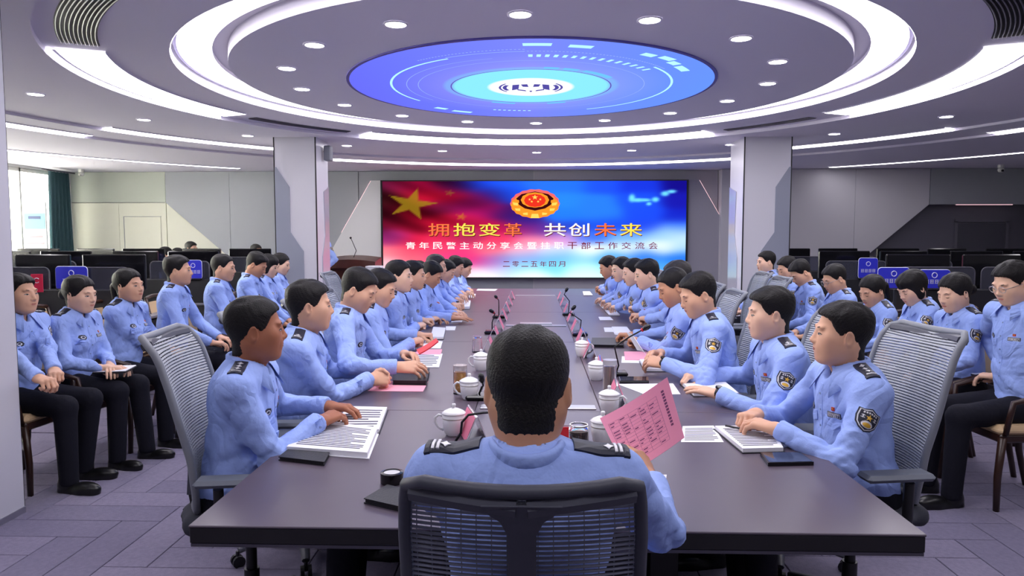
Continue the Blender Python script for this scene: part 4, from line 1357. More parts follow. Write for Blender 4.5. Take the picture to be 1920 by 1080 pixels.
# ---------------------------------------------------------------- video wall
def screen_picture(x0, x1, z0, z1):
    S = [(720,345,60,20,40),(750,345,110,18,48),(790,350,120,14,44),(840,345,70,16,50),(870,345,40,24,90),(900,342,30,70,225),(950,345,36,90,245),(1010,345,44,110,250),(1070,345,40,110,248),(1130,345,36,80,235),(1200,345,30,55,215),(1285,342,26,20,130),
         (722,370,60,24,30),(760,372,90,18,28),(800,366,170,20,44),(850,365,160,18,48),(900,372,110,22,80),(930,362,40,30,120),(960,360,30,80,230),(1060,375,44,130,255),(1120,380,44,120,250),(1200,375,34,80,235),(1285,375,30,30,165),
         (725,395,50,14,24),(770,395,110,14,30),(820,388,70,16,40),(870,385,100,18,64),(910,395,150,22,90),(950,400,60,26,100),(985,412,50,34,130),(1060,402,40,120,250),(1130,400,44,120,250),(1210,400,34,75,235),(1285,405,28,40,190),
         (725,420,70,14,30),(770,425,120,16,36),(830,415,190,24,54),(880,412,170,26,66),(930,425,190,26,70),(980,430,150,34,110),(1020,430,90,50,150),(1070,425,40,70,200),(1140,420,36,80,225),(1210,425,36,70,225),(1285,425,50,110,240),
         (722,445,150,36,90),(735,446,120,50,130),(765,450,220,30,60),(830,446,215,40,80),(880,440,170,50,90),(940,450,240,60,100),(1000,450,255,140,170),(1060,447,220,150,210),(1110,445,60,110,235),(1180,447,110,170,250),(1240,440,150,200,255),(1285,436,200,230,255),
         (722,470,255,130,140),(760,470,255,80,110),(820,462,235,70,110),(870,475,240,60,120),(920,470,255,110,130),(980,470,255,180,200),(1040,470,255,235,240),(1110,468,255,255,255),(1180,465,245,250,255),(1240,462,235,245,255),(1285,462,170,210,235),
         (722,495,255,190,200),(770,490,255,100,120),(830,490,245,70,130),(880,490,225,50,120),(915,492,190,70,160),(940,487,120,140,215),(990,482,110,160,235),(1045,478,70,160,235),(1090,484,140,210,250),(1150,482,60,150,235),(1210,478,40,110,235),(1285,482,36,110,225),
         (722,515,255,235,240),(780,512,255,190,205),(850,512,255,170,195),(890,512,255,225,235),(930,505,200,215,245),(980,500,150,215,250),(1040,500,120,215,250),(1100,505,190,245,255),(1160,500,140,220,250),(1230,500,80,160,240),(1285,505,60,140,230),
         (900,519,255,250,252),(1000,518,240,252,255),(1100,518,225,252,255),(1200,518,200,245,255),(1285,518,150,215,245)]
    S = np.array(S, float)
    NX, NZ = 230, 76
    U, W = np.meshgrid(np.linspace(0, 1, NX), np.linspace(0, 1, NZ), indexing='ij')
    px = 715 + 575 * U; py = 520 - 182 * W
    dx = (px[..., None] - S[:, 0]) / 36.0; dy = (py[..., None] - S[:, 1]) / 15.0
    w = np.exp(-1.3 * (dx * dx + dy * dy)) + 1e-5 / (dx * dx + dy * dy + .1)
    C = (w[..., None] * S[:, 2:5]).sum(-2) / w.sum(-1)[..., None]
    # flag folds: dark and bright diagonal streaks on the red half
    red = np.clip((940 - px) / 120, 0, 1) * np.clip((450 - py) / 30, 0, 1)
    st = np.sin((py - .30 * (px - 715) - 6 * np.sin(px / 40.)) / 6.0) * .5 + .5 * np.sin((py - .42 * (px - 715)) / 13.0 + 1)
    C = C * (1 + .38 * red * st)[..., None]
    # stars
    def star(cx, cy, r, col, sq=.55):
        nonlocal C
        qx, qy = (px - cx) / 1.25, (py - cy) / sq / 1.4
        a = np.arctan2(qx, -qy) - .25; rr = np.hypot(qx, qy)
        k = np.abs(((a / (2 * PI / 5)) + .5) % 1 - .5) * 2
        th_ = k * PI / 5; bx_, by_ = .36 * math.cos(PI / 5), .36 * math.sin(PI / 5)
        lim = r * by_ / (np.cos(th_) * by_ - np.sin(th_) * (bx_ - 1))
        m = np.clip((lim - rr) / 5 + .5, 0, 1) * .75
        C = C * (1 - m[..., None]) + np.array(col) * m[..., None]
    star(770, 381, 40, (150, 128, 30)); star(866, 405, 10, (190, 110, 44)); star(843, 360, 8, (130, 84, 44))
    # bright dove-like islands at the upper right
    for (cx, cy, rx, ry) in ((1188, 370, 6, 7), (1199, 374, 14, 3.5), (1214, 374, 10, 2.5), (1232, 373, 7, 4.5), (1220, 381, 5, 3), (1250, 362, 8, 4.5), (1262, 358, 9, 3)):
        m = np.exp(-(((px - cx) / rx) ** 2 + ((py - cy) / ry) ** 2) ** 1.5)
        C = C * (1 - m[..., None]) + np.array((110, 215, 255.)) * m[..., None]
    C = (np.clip(C, 0, 255) / 255.) ** 2.2
    V = np.stack([x0 + (x1 - x0) * U, np.zeros_like(U), z0 + (z1 - z0) * W], -1).reshape(-1, 3)
    I = np.arange(NX * NZ).reshape(NX, NZ)
    Q = np.stack([I[:-1, :-1], I[1:, :-1], I[1:, 1:], I[:-1, 1:]], -1).reshape(-1, 4)
    me = np_mesh('screen_picture', V, Q, attr_emit('screen_picture', SCREEN_E), smooth=False)
    at = me.color_attributes.new('picture', 'FLOAT_COLOR', 'POINT')
    at.data.foreach_set('color', np.concatenate([C.reshape(-1, 3), np.ones((NX * NZ, 1))], 1).astype(np.float32).ravel())
    return me
YS = YB - .2
vw = empty('video_wall', (0, YS, 0), label='wide LED video wall with red and blue picture and Chinese lettering', cat='screen')
SX0, SX1, SZ0, SZ1 = aty(718, 430, YS).x, aty(1286, 430, YS).x, aty(1000, 520, YS).z, aty(1000, 339.5, YS).z
mesh_obj('screen_picture', screen_picture(SX0, SX1, SZ0, SZ1), vw)
mb = MB()
for (x0, x1, z0, z1) in ((SX0 - .035, SX0 - .001, SZ0 - .03, SZ1 + .02), (SX1 + .001, SX1 + .035, SZ0 - .03, SZ1 + .02), (SX0, SX1, SZ0 - .03, SZ0 - .001), (SX0, SX1, SZ1 + .001, SZ1 + .02)):
    mb.box(((x0 + x1) / 2, .05, (z0 + z1) / 2), (x1 - x0, .13, z1 - z0))
mb.box(((SX0 + SX1) / 2, .07, (SZ0 + SZ1) / 2), (SX1 - SX0, .1, SZ1 - SZ0))
mb.build('screen_frame', M_black, vw)
def text_part(name, txt, px0, px1, py0, py1, m, parent, dy, bold=0.0):
    cu = bpy.data.curves.new('lettering', 'FONT'); cu.body = txt; cu.extrude = 0.0; cu.resolution_u = 3; cu.offset = bold
    ob = bpy.data.objects.new('lettering', cu); COL.objects.link(ob)
    dg = bpy.context.evaluated_depsgraph_get(); dg.update()
    me = bpy.data.meshes.new_from_object(ob.evaluated_get(dg)); bpy.data.objects.remove(ob)
    n = len(me.vertices)
    if n == 0: return
    co = np.empty(n * 3, np.float32); me.vertices.foreach_get('co', co); co = co.reshape(-1, 3)
    lo, hi = co.min(0), co.max(0)
    a = aty(px0, py1, YS); b = aty(px1, py0, YS)
    q = np.zeros_like(co)
    q[:, 0] = a.x + (co[:, 0] - lo[0]) / (hi[0] - lo[0]) * (b.x - a.x)
    q[:, 2] = a.z + (co[:, 1] - lo[1]) / (hi[1] - lo[1]) * (b.z - a.z)
    q[:, 1] = dy
    me.vertices.foreach_set('co', q.ravel()); me.materials.clear(); me.materials.append(m); me.update()
    return mesh_obj(name, me, parent)
M_ty = emis('letter_yellow', srgb(255, 226, 90), 1.15); M_tw = emis('letter_white', srgb(255, 250, 248), 1.25); M_to = emis('letter_orange', srgb(255, 120, 70), 1.1)
M_tr = emis('letter_dark_red', srgb(150, 40, 60), .7); M_tg = emis('letter_shadow', srgb(150, 60, 40), .5)
big = [('拥', 803, 842, M_to), ('抱', 850, 891, M_ty), ('变', 898, 938, M_ty), ('革', 945, 978, M_to), ('共', 1020, 1061, M_tw), ('创', 1066, 1105, M_tw), ('未', 1114, 1156, M_to), ('来', 1162, 1204, M_ty)]
for ch, a, b, m in big:
    text_part('title_character', ch, a + 1.2, b + 1.2, 420, 444, M_tg, vw, -.004, .006)
    text_part('title_character', ch, a, b, 418.5, 442.5, m, vw, -.007, .006)
sub = '青年民警主动分享会暨挂职干部工作交流会'
for i, ch in enumerate(sub):
    a = 761 + i * (1241 - 761) / len(sub)
    text_part('subtitle_character', ch, a, a + 18, 454, 467, M_tw if i < 12 else M_tr, vw, -.006, .006)
for i, ch in enumerate('二零二五年四月'):
    a = 943 + i * 17.3
    text_part('date_character', ch, a, a + 13, 490, 500, M_tr, vw, -.006, .006)
# crest on the screen: orange laurel wings, dark red shield, red dome
def sc_poly(name, pix, m, dy):
    pts = [aty(x, y, YS) for x, y in pix]
    n = len(pts); c = sum((p for p in pts), Vector()) / n
    V = [(c.x, dy, c.z)] + [(p.x, dy, p.z) for p in pts]
    MB().add(V, [(0, 1 + i, 1 + (i + 1) % n) for i in range(n)]).build(name, m, vw)
M_co = emis('crest_orange', srgb(255, 150, 40), 1.15); M_cr = emis('crest_red', srgb(236, 52, 34), 1.1); M_cd = emis('crest_dark', srgb(70, 14, 20), .8); M_cyl = emis('crest_yellow', srgb(255, 214, 96), 1.15); M_ch = emis('crest_halo', srgb(255, 110, 110), 1.0)
def lobed(cx, cy, rx, ry, n, amp, a0=0, a1=360):
    return [(cx + rx * (1 + amp * math.cos(n * math.radians(a))) * math.cos(math.radians(a)), cy - ry * (1 + amp * math.cos(n * math.radians(a))) * math.sin(math.radians(a))) for a in np.linspace(a0, a1, 73)[:-1]]
sc_poly('crest_halo', lobed(1003, 382, 46, 27, 18, .02), M_ch, -.004)
sc_poly('crest_wreath', lobed(1003, 385, 44.5, 23.5, 18, .03), M_co, -.006)
sc_poly('crest_shield', [(968, 372), (978, 364), (1003, 359), (1028, 364), (1038, 372), (1033, 384), (1022, 391), (1003, 395), (984, 391), (973, 384)], M_cd, -.008)
sc_poly('crest_dome', lobed(1003, 375, 26, 14, 12, .02), M_co, -.010)
sc_poly('crest_field', lobed(1003, 376, 20, 12, 12, .02), M_cr, -.012)
sc_poly('crest_star', [(1003 + (6 if i % 2 == 0 else 2.4) * math.sin(PI * i / 5), 370 - (5 if i % 2 == 0 else 2) * math.cos(PI * i / 5)) for i in range(10)], M_cyl, -.014)
for i, (dx, dy) in enumerate(((-10, 4), (10, 4), (-6, 8), (6, 8))):
    sc_poly('crest_small_star', [(1003 + dx + (2.6 if k % 2 == 0 else 1.1) * math.sin(PI * k / 5), 370 + dy - (2.4 if k % 2 == 0 else 1) * math.cos(PI * k / 5)) for k in range(10)], M_cyl, -.014)
for k in range(7):
    for s in (-1, 1):
        a = math.radians(20 - 16 * k)
        x, y = 1003 + s * 37 * math.cos(a), 385 - 19 * math.sin(a)
        sc_poly('crest_leaf', [(x - s * 5, y - 3), (x + s * 5, y - 5 + k * .6), (x + s * 3, y + 1), (x - s * 5, y + 2)], M_cyl if k % 2 else M_co, -.009)
sc_poly('crest_foot', [(997, 401), (1009, 401), (1011, 409), (995, 409)], M_cyl, -.010)
# ================================================================ THINGS ON THE TABLE
M_paper = mat('paper_white', srgb(240, 240, 246), .8)
M_pink = mat('paper_pink', srgb(246, 168, 186), .8)
M_pink2 = mat('paper_pink_deep', srgb(232, 130, 158), .8)
M_redc = mat('booklet_red', srgb(222, 40, 52), .5)
M_ink = mat('printed_ink', srgb(96, 92, 108), .9)
M_porc = mat('porcelain_white', srgb(240, 240, 240), .15, spec=.6, coat=.3)
M_leath = mat('black_leather', srgb(26, 26, 32), .5, bump=(200, .2))
M_pcb = mat('phone_black', srgb(16, 16, 20), .2)
M_pgl = mat('phone_glass', srgb(30, 34, 50), .06, spec=.7)
M_teag = mat('glass_tumbler', (1, 1, 1, 1), .03, trans=1.0)
M_tea = mat('amber_tea', srgb(206, 146, 60), .25, noise=(40, .35))
M_acr = mat('acrylic_clear', (1, 1, 1, 1), .05, trans=1.0)
M_pgold = mat('cup_line_gold', srgb(190, 186, 176), .3, metal=.4)

def T(px, py, z=TZ): return atz(px, py, z)
def quad_prism(name, P, th, m, parent=None, z0=None):
    """four table points -> thin slab"""
    c = sum((Vector(p) for p in P), Vector()) / 4
    z0 = P[0][2] if z0 is None else z0
    V = [(p[0] - c.x, p[1] - c.y, 0) for p in P] + [(p[0] - c.x, p[1] - c.y, th) for p in P]
    n = (Vector(P[1]) - Vector(P[0])).cross(Vector(P[2]) - Vector(P[1])).z
    F = [(0, 1, 2, 3), (4, 5, 6, 7), (0, 1, 5, 4), (1, 2, 6, 5), (2, 3, 7, 6), (3, 0, 4, 7)]
    F = [(3, 2, 1, 0), (4, 5, 6, 7)] + F[2:] if n > 0 else [(0, 1, 2, 3), (7, 6, 5, 4)] + [f[::-1] for f in F[2:]]
    o = MB().add(V, F).build(name, m, parent)
    o.location = (c.x, c.y, z0)
    return o
def lines_on(P, z, n, m, name, parent, a=.1, b=.9, w=.45, skip=None):
    """printed lines on a sheet whose corners run near-left, near-right, far-right, far-left; lines run left-right"""
    P = [Vector(p) for p in P]; mb = MB(); c = sum(P, Vector()) / 4
    random.seed(n)
    for i in range(n):
        t0 = a + (b - a) * i / n; t1 = t0 + (b - a) / n * w
        l0 = .08; l1 = .92 - (random.random() * .25 if i % 3 == 0 else 0)
        q = []
        for (u, t) in ((l0, t0), (l1, t0), (l1, t1), (l0, t1)):
            e = (P[0] * (1 - u) + P[1] * u) * (1 - t) + (P[3] * (1 - u) + P[2] * u) * t
            q.append((e.x - c.x, e.y - c.y, z))
        mb.add(q, [(0, 1, 2, 3)])
    return mb.build(name, m, parent)
def sheet(label, pix, m=M_paper, th=.0012, z=TZ, lines=0, group=None, name='paper_sheet', cat='paper'):
    P = [tuple(T(x, y, z + th)) for x, y in pix]
    P = [(p[0], p[1], z) for p in P]
    o = quad_prism(name, P, th, m, z0=z + .0003)
    tag(o, label, cat, group)
    if lines: lines_on(P, th + .0004, lines, M_ink, 'printed_lines', o)
    return o
def book(label, pix, m_cover, pages, th=.016, z=TZ, open_=False, lines=0, name='notebook'):
    P = [tuple(T(x, y, z + th)) for x, y in pix]; P = [(p[0], p[1], z) for p in P]
    root = empty(name, (sum(p[0] for p in P) / 4, sum(p[1] for p in P) / 4, z), label=label, cat='notebook')
    c = Vector(root.location)
    L = [(Vector(p) - c) for p in P]
    def sub(nm, k, z0, h, m):
        o = quad_prism(nm, [tuple(v * k) for v in L], h, m, root, z0=0); o.location = (o.location.x, o.location.y, z0); return o
    sub('cover', 1.0, 0.0005, .003, m_cover)
    pg = sub('pages', .95, .0036, th - .0066 if not open_ else th - .004, pages)
    if not open_: sub('cover', 1.0, th - .003, .003, m_cover)
    if lines:
        lines_on([tuple(v * .95) for v in L], th - .004 + .0006, lines, M_ink, 'printed_lines', pg)
    return root

CUPM = {}
def tea_cup(px, py, rot, label):
    p = T(px, py)
    root = empty('tea_cup', p, rot, label, 'cup', 'white lidded tea cups')
    if not CUPM:
        CUPM['body'] = MB().lathe([(.0, .0), (.030, .0), (.031, .004), (.037, .012), (.043, .045), (.0455, .086), (.0425, .086), (.039, .045), (.033, .012), (.0, .010)], 28).mesh('cup_body', M_porc, True)
        CUPM['line'] = MB().lathe([(.0455, .066), (.0459, .067), (.0461, .069), (.0457, .070)], 28, cap=False).mesh('cup_line', M_pgold, True)
        CUPM['lid'] = MB().lathe([(.0, .124), (.006, .1235), (.0085, .119), (.0075, .111), (.0065, .108), (.018, .104), (.036, .096), (.0475, .088), (.0475, .0855), (.0, .0855)][::-1], 28).mesh('lid', M_porc, True)
        CUPM['handle'] = MB().tube([(.042, 0, .074), (.060, 0, .078), (.074, 0, .066), (.073, 0, .046), (.058, 0, .026), (.039, 0, .018)], [.0055, .005, .005, .005, .005, .0055], 8).mesh('handle', M_porc, True)
    for k, n in (('body', 'cup_body'), ('lid', 'lid'), ('handle', 'handle'), ('line', 'gold_line')):
        mesh_obj(n, CUPM[k], root)
tea_cup(851, 815, PI * .98, 'white lidded tea cup nearest the camera on the left, behind the bent microphone')
tea_cup(880, 748, PI * .95, 'white lidded tea cup directly beside the tall amber tea jar')
tea_cup(902, 694, PI * .95, 'white lidded tea cup left of the seated officer, behind the amber tea jar')
tea_cup(1130, 832, PI * .0, 'white lidded tea cup partly hidden behind the held pink sheet')
tea_cup(1142, 775, -.15, 'white lidded tea cup with a pink name tent in front of it, right side')
tea_cup(1118, 712, .0, 'white lidded tea cup standing beside the tall steel-coloured glass')
tea_cup(1091, 668, .1, 'farthest white lidded tea cup on the right side of the table')

def jar(px, py, h, r, label, content, name='tea_jar', lid=None):
    p = T(px, py)
    root = empty(name, p, 0, label, 'glass jar')
    MB().lathe([(.0, 0), (r, 0), (r, h * .93), (r * .9, h * .97), (r * .9, h), (r * .84, h), (r * .84, h * .96), (r * .92, h * .91), (r * .92, .012), (0, .012)], 24).build('glass_body', M_teag, root, smooth=.7)
    if content: MB().lathe([(0, .014), (r * .9, .014), (r * .9, h * content[1]), (0, h * content[1])], 20).build('contents', content[0], root, smooth=.7)
    if lid: MB().lathe([(0, h - .012), (r * 1.02, h - .012), (r * 1.02, h + .012), (0, h + .012)], 24).build('lid', lid, root, smooth=.7)
    return root
jar(863, 738, .130, .034, 'tall glass jar of amber tea on the left half of the table', (M_tea, .82), lid=mat('lid_glass', srgb(214, 206, 206), .2, trans=.6))
jar(1143, 735, .150, .034, 'tall steel-coloured insulated glass on the right half of the table', (mat('steel_inner', srgb(190, 176, 160), .18, metal=.9), .86), 'steel_glass', lid=mat('lid_glass2', srgb(220, 220, 224), .2, trans=.6))
jar(1085, 838, .085, .037, 'squat open glass jar of dark tea leaves by the red folder', (mat('tea_leaves', srgb(70, 56, 44), .8, noise=(90, .5), bump=(90, .8)), .72), 'squat_jar')
p = T(895, 660)
root = empty('water_tumbler', p, 0, 'clear faceted drinking glass turned upside down left of the microphones', 'glass')
MB().lathe([(.036, 0), (.030, .105), (.0, .105), (.0, .096), (.027, .096), (.033, 0)], 12).build('glass_body', M_teag, root)
MB().lathe([(.0, .1055), (.029, .1055), (.029, .109), (.0, .109)], 12).build('glass_base', mat('tumbler_base', srgb(206, 206, 226), .1, trans=.5), root)

# name tents
def tent(x, y, rz, label, m=M_pink2, group='name tents'):
    root = empty('name_tent', (x, y, TZ), rz, label, 'name sign', group)
    if 'tent' not in CUPM:
        a = MB(); 
        for s in (-1, 1): a.add([(-.1, s * .042, 0), (.1, s * .042, 0), (.1, s * .004, .098), (-.1, s * .004, .098), (-.1, s * .038, 0), (.1, s * .038, 0), (.1, 0, .098), (-.1, 0, .098)],
              [(0, 1, 2, 3), (7, 6, 5, 4), (0, 4, 5, 1), (3, 2, 6, 7), (0, 3, 7, 4), (1, 5, 6, 2)])
        CUPM['tent'] = a.mesh('acrylic_shell', mat('acrylic_tint', srgb(236, 220, 228), .08, trans=.75))
        b = MB()
        for s in (-1, 1): b.add([(-.094, s * .0432, .004), (.094, s * .0432, .004), (.094, s * .0062, .094), (-.094, s * .0062, .094)], [(0, 1, 2, 3)])
        CUPM['tentp'] = b.mesh('pink_insert', m)
        e = MB(); 
        for s in (-1, 1):
            e.tube([(s * .1, -.042, .002), (s * .1, 0, .098), (s * .1, .042, .002)], .0028, 5)
        CUPM['tente'] = e.mesh('acrylic_edge', mat('acrylic_edge', srgb(226, 222, 232), .3))
    mesh_obj('acrylic_shell', CUPM['tent'], root); mesh_obj('pink_insert', CUPM['tentp'], root); mesh_obj('acrylic_edge', CUPM['tente'], root)
tent(-.235, 2.72, PI / 2 + .25, 'pink name tent beside the bent black microphone, nearest on the left')
tent(.41, 2.72, PI / 2 - .2, 'pink name tent nearest the held pink sheet on the right')
tent(.385, 3.30, PI / 2 - .06, 'pink name tent before the tea cup next to the steel-coloured glass')
tent(.37, 3.95, PI / 2 - .06, 'pink name tent in front of the farthest right tea cup')
for i, y in enumerate((4.75, 5.35, 5.95, 6.6, 7.3, 8.0, 8.8)):
    tent(-.30 + .004 * i, y, PI / 2, 'pink name tent in the left row behind the upturned glass, %s from the camera' % ['first', 'second', 'third', 'fourth', 'fifth', 'sixth', 'seventh'][i])
for i, y in enumerate((4.6, 5.2, 5.85, 6.5, 7.2, 8.0, 8.8)):
    tent(.36 - .004 * i, y, PI / 2, 'pink name tent in the right row, %s beyond the farthest right tea cup' % ['first', 'second', 'third', 'fourth', 'fifth', 'sixth', 'seventh'][i])

# gooseneck microphones
def mic(x, y, pts, label, tip=True, red=False):
    root = empty('gooseneck_microphone', (x, y, TZ), 0, label, 'microphone')
    MB().box((0, 0, .013), (.12, .10, .024), bev=.008).build('base', M_pcb, root)
    pts = [Vector(q) for q in pts]
    MB().tube(pts, .0045, 6).build('gooseneck', M_pcb, root, smooth=True)
    d = (pts[-1] - pts[-2]).normalized()
    MB().tube([pts[-1] - d * .006, pts[-1] + d * .004, pts[-1] + d * .022, pts[-1] + d * .036, pts[-1] + d * .042], [.008, .0135, .0155, .012, .004], 10).build('foam_tip', M_pcb, root, smooth=True)
    if red: MB().tube([pts[-1] - d * .014, pts[-1] - d * .004], .0105, 10).build('red_ring', mat('mic_red', srgb(190, 30, 50), .4), root)
def rel(c, px, py, Y): q = aty(px, py, Y); return (q.x - c[0], q.y - c[1], q.z - TZ)
c = (-.29, 2.52); mic(c[0], c[1], [(0, 0, .02), rel(c, 864, 812, 2.52), rel(c, 866, 792, 2.52), rel(c, 878, 778, 2.52), rel(c, 905, 774, 2.52), rel(c, 938, 772, 2.52)], 'black bent gooseneck microphone left of the seated officer from behind')
c = (-.26, 3.35); mic(c[0], c[1], [(0, 0, .02), (.015, 0, .06), rel(c, 906, 724, 3.35), rel(c, 904, 715, 3.35)], 'black gooseneck microphone tip showing beside the tea cup near the seated officer')
c = (.46, 3.95); mic(c[0], c[1], [(0, 0, .02), (.01, -.02, .06), rel(c, 1152, 650, 3.9), rel(c, 1180, 632, 3.86), rel(c, 1207, 617, 3.84)], 'black gooseneck microphone with a red ring leaning toward the reading officer', red=True)
c = (-.33, 5.65); mic(c[0], c[1], [(0, 0, .02), (.0, 0, .09), rel(c, 928, 588, 5.5), rel(c, 924, 585, 5.48)], 'second black gooseneck microphone in the left row', red=True)
c = (-.33, 6.75); mic(c[0], c[1], [(0, 0, .02), (0, 0, .12), rel(c, 935, 563, 6.6), rel(c, 931, 558, 6.55)], 'farther black gooseneck microphone in the left row with a lit red ring', red=True)
c = (.36, 5.55); mic(c[0], c[1], [(0, 0, .02), (.01, 0, .12), rel(c, 1068, 586, 5.6), rel(c, 1073, 580, 5.6)], 'nearer upright gooseneck microphone in the right row of name tents')
c = (.34, 7.0); mic(c[0], c[1], [(0, 0, .02), (.01, 0, .14), rel(c, 1058, 552, 7.0), rel(c, 1061, 546, 7.0)], 'farther upright gooseneck microphone in the right row of name tents')

# papers, books and phones, left side (near to far)
book('thick stack of printed white pages under the nearest left officer\'s arm', [(532, 838), (692, 850), (712, 800), (590, 786)], M_paper, M_paper, .022, lines=14, open_=True, name='document_stack')
book('open white notebook with black cover under the nearest left officer\'s hands', [(618, 808), (712, 806), (728, 762), (650, 760)], M_leath, M_paper, .018, open_=True, lines=8)
o = book('closed black pocket book lying at the front left table corner', [(522, 856), (608, 866), (618, 848), (540, 842)], M_leath, M_leath, .014, name='pocket_book')
sheet('pink sheet under the clasped hands of the second left officer', [(690, 733), (793, 734), (803, 715), (716, 714)], M_pink, lines=0)
book('closed black leather notebook beside the clasped hands on the left', [(736, 713), (800, 714), (806, 690), (738, 688)], M_leath, M_leath, .026)
sheet('white and pink printed sheet on a clipboard under the red booklet', [(738, 688), (823, 688), (830, 663), (775, 660)], M_paper, .006, lines=7)
sheet('pink sheet peeking from under the red booklet', [(770, 664), (826, 664), (829, 655), (790, 655)], M_pink, .0075)
sheet('folded white paper by the fourth left officer\'s fist', [(790, 652), (826, 653), (830, 640), (800, 636)], M_paper, .004)
book('small open pad by the fifth left officer\'s fist', [(806, 632), (832, 632), (836, 614), (812, 612)], M_leath, M_paper, .02, open_=True)
sheet('white sheet beyond the small open pad on the left', [(836, 619), (853, 619), (855, 612), (836, 612)], M_paper, .002)
book('open white notebook in front of the sixth left officer', [(815, 590), (857, 590), (860, 577), (826, 576)], M_leath, M_paper, .02, open_=True)
sheet('white sheet under the outstretched hand on the left', [(820, 604), (866, 604), (868, 597), (828, 597)], M_paper, .003)
book('thick white pad by the far left officers\' hands', [(858, 575), (881, 575), (883, 563), (862, 563)], M_leath, M_paper, .03, open_=True)
sheet('white sheet near the far left table end', [(868, 558), (890, 558), (892, 551), (872, 551)], M_paper, .004)
sheet('long white sheet lying across the far left table end', [(893, 544.5), (928, 545.2), (933, 542), (896, 541.6)], M_paper, .003)
# right side
sheet('white printed sheet lying right of the held pink sheet', [(1277, 829), (1357, 829), (1338, 798), (1280, 799)], M_paper, lines=9)
book('open black-covered notebook under the nearest right officer\'s hands', [(1392, 842), (1472, 840), (1446, 796), (1337, 797)], M_leath, M_paper, .018, open_=True, lines=12)
def phone(label, pix, th=.010, name='smartphone'):
    P = [tuple(T(x, y, TZ + th)) for x, y in pix]; P = [(q[0], q[1], TZ) for q in P]
    o = quad_prism(name, P, th, M_pcb, z0=TZ + .0005); tag(o, label, 'phone')
    c = Vector(o.location); L = [(Vector(q) - c) * .93 for q in P]
    s = quad_prism('glass_face', [tuple(v) for v in L], .0008, M_pgl, o, z0=0); s.location = (0, 0, th); return o
phone('black smartphone lying by the nearest right officer\'s notebook', [(1440, 868), (1526, 866), (1500, 848), (1425, 848)], .012)
phone('black smartphone near the steel-coloured glass', [(1162, 714), (1217, 714), (1216, 706), (1160, 706)], .014)
book('open notebook under the second right officer\'s hands', [(1300, 737), (1388, 737), (1358, 712), (1274, 714)], M_leath, M_paper, .02, open_=True)
sheet('white sheet by the second right officer\'s pen hand', [(1210, 740), (1276, 739), (1262, 719), (1158, 720)], M_paper, .0015, lines=0)
sheet('pink folded sheet under the third right officer\'s reading paper', [(1172, 674), (1228, 675), (1222, 659), (1170, 659)], M_pink, .006)
sheet('white sheet underneath the pink folded sheet on the right', [(1165, 680), (1226, 681), (1222, 668), (1166, 668)], M_paper, .002)
book('black notebook under the third right officer\'s hands', [(1208, 692), (1262, 692), (1244, 672), (1198, 673)], M_leath, M_paper, .018, open_=True)
o = book('closed black folder lying beyond the right tea cups', [(1108, 646), (1170, 647), (1168, 633), (1110, 633)], M_leath, M_leath, .02, name='folder')
sheet('white sheet below the fourth right officer\'s hands', [(1134, 622), (1170, 622), (1160, 614), (1132, 614)], M_paper, .003)
book('small white pad below the fourth right officer\'s hands', [(1153, 625), (1186, 625), (1176, 612), (1146, 612)], M_paper, M_paper, .012, open_=True)
sheet('white sheet in front of the fifth right officer', [(1125, 600), (1150, 600), (1144, 594), (1122, 594)], M_paper, .003)
book('open pad in front of the sixth right officer', [(1142, 590), (1163, 590), (1154, 581), (1134, 581)], M_leath, M_paper, .014, open_=True)
book('open pad in front of the seventh right officer', [(1130, 577), (1146, 577), (1138, 569), (1122, 569)], M_leath, M_paper, .014, open_=True)
book('open pad in front of the farthest right officer', [(1094, 553), (1112, 553), (1106, 546), (1092, 546)], M_leath, M_paper, .014, open_=True)
# around the seated officer with his back to the camera
sheet('white sheet right of the seated officer\'s forearm', [(1226, 955), (1242, 955), (1250, 890), (1232, 890)], M_paper, .002)
p = T(735, 905)
root = empty('round_black_tin', p, 0, 'round black tin with a clear lid on the table front left', 'tin')
MB().lathe([(0, 0), (.034, 0), (.036, .003), (.036, .034), (.027, .036), (.027, .03), (0, .03)], 28).build('tin_body', M_pcb, root, smooth=.6)
MB().lathe([(0, .031), (.026, .031), (.026, .0335), (0, .0335)], 24).build('clear_lid', mat('tin_glass', srgb(150, 152, 160), .1, spec=.8), root)
book('closed black case next to the round black tin', [(682, 934), (752, 950), (800, 925), (726, 908)], M_leath, M_leath, .016, name='black_case')
root = empty('red_folder', T(1068, 822), .05, 'red folder standing in a clear holder left of the squat jar', 'folder')
MB().box((-.01, .0, .024), (.075, .004, .040), bev=.001).build('red_card', M_redc, root)
MB().box((-.01, .006, .026), (.085, .003, .052), bev=.001).build('clear_holder', mat('holder_clear', srgb(236, 226, 236), .1, trans=.5), root)
MB().box((-.01, -.012, .002), (.085, .05, .004), bev=.001).build('holder_foot', mat('holder_clear', srgb(236, 226, 236), .1), root)

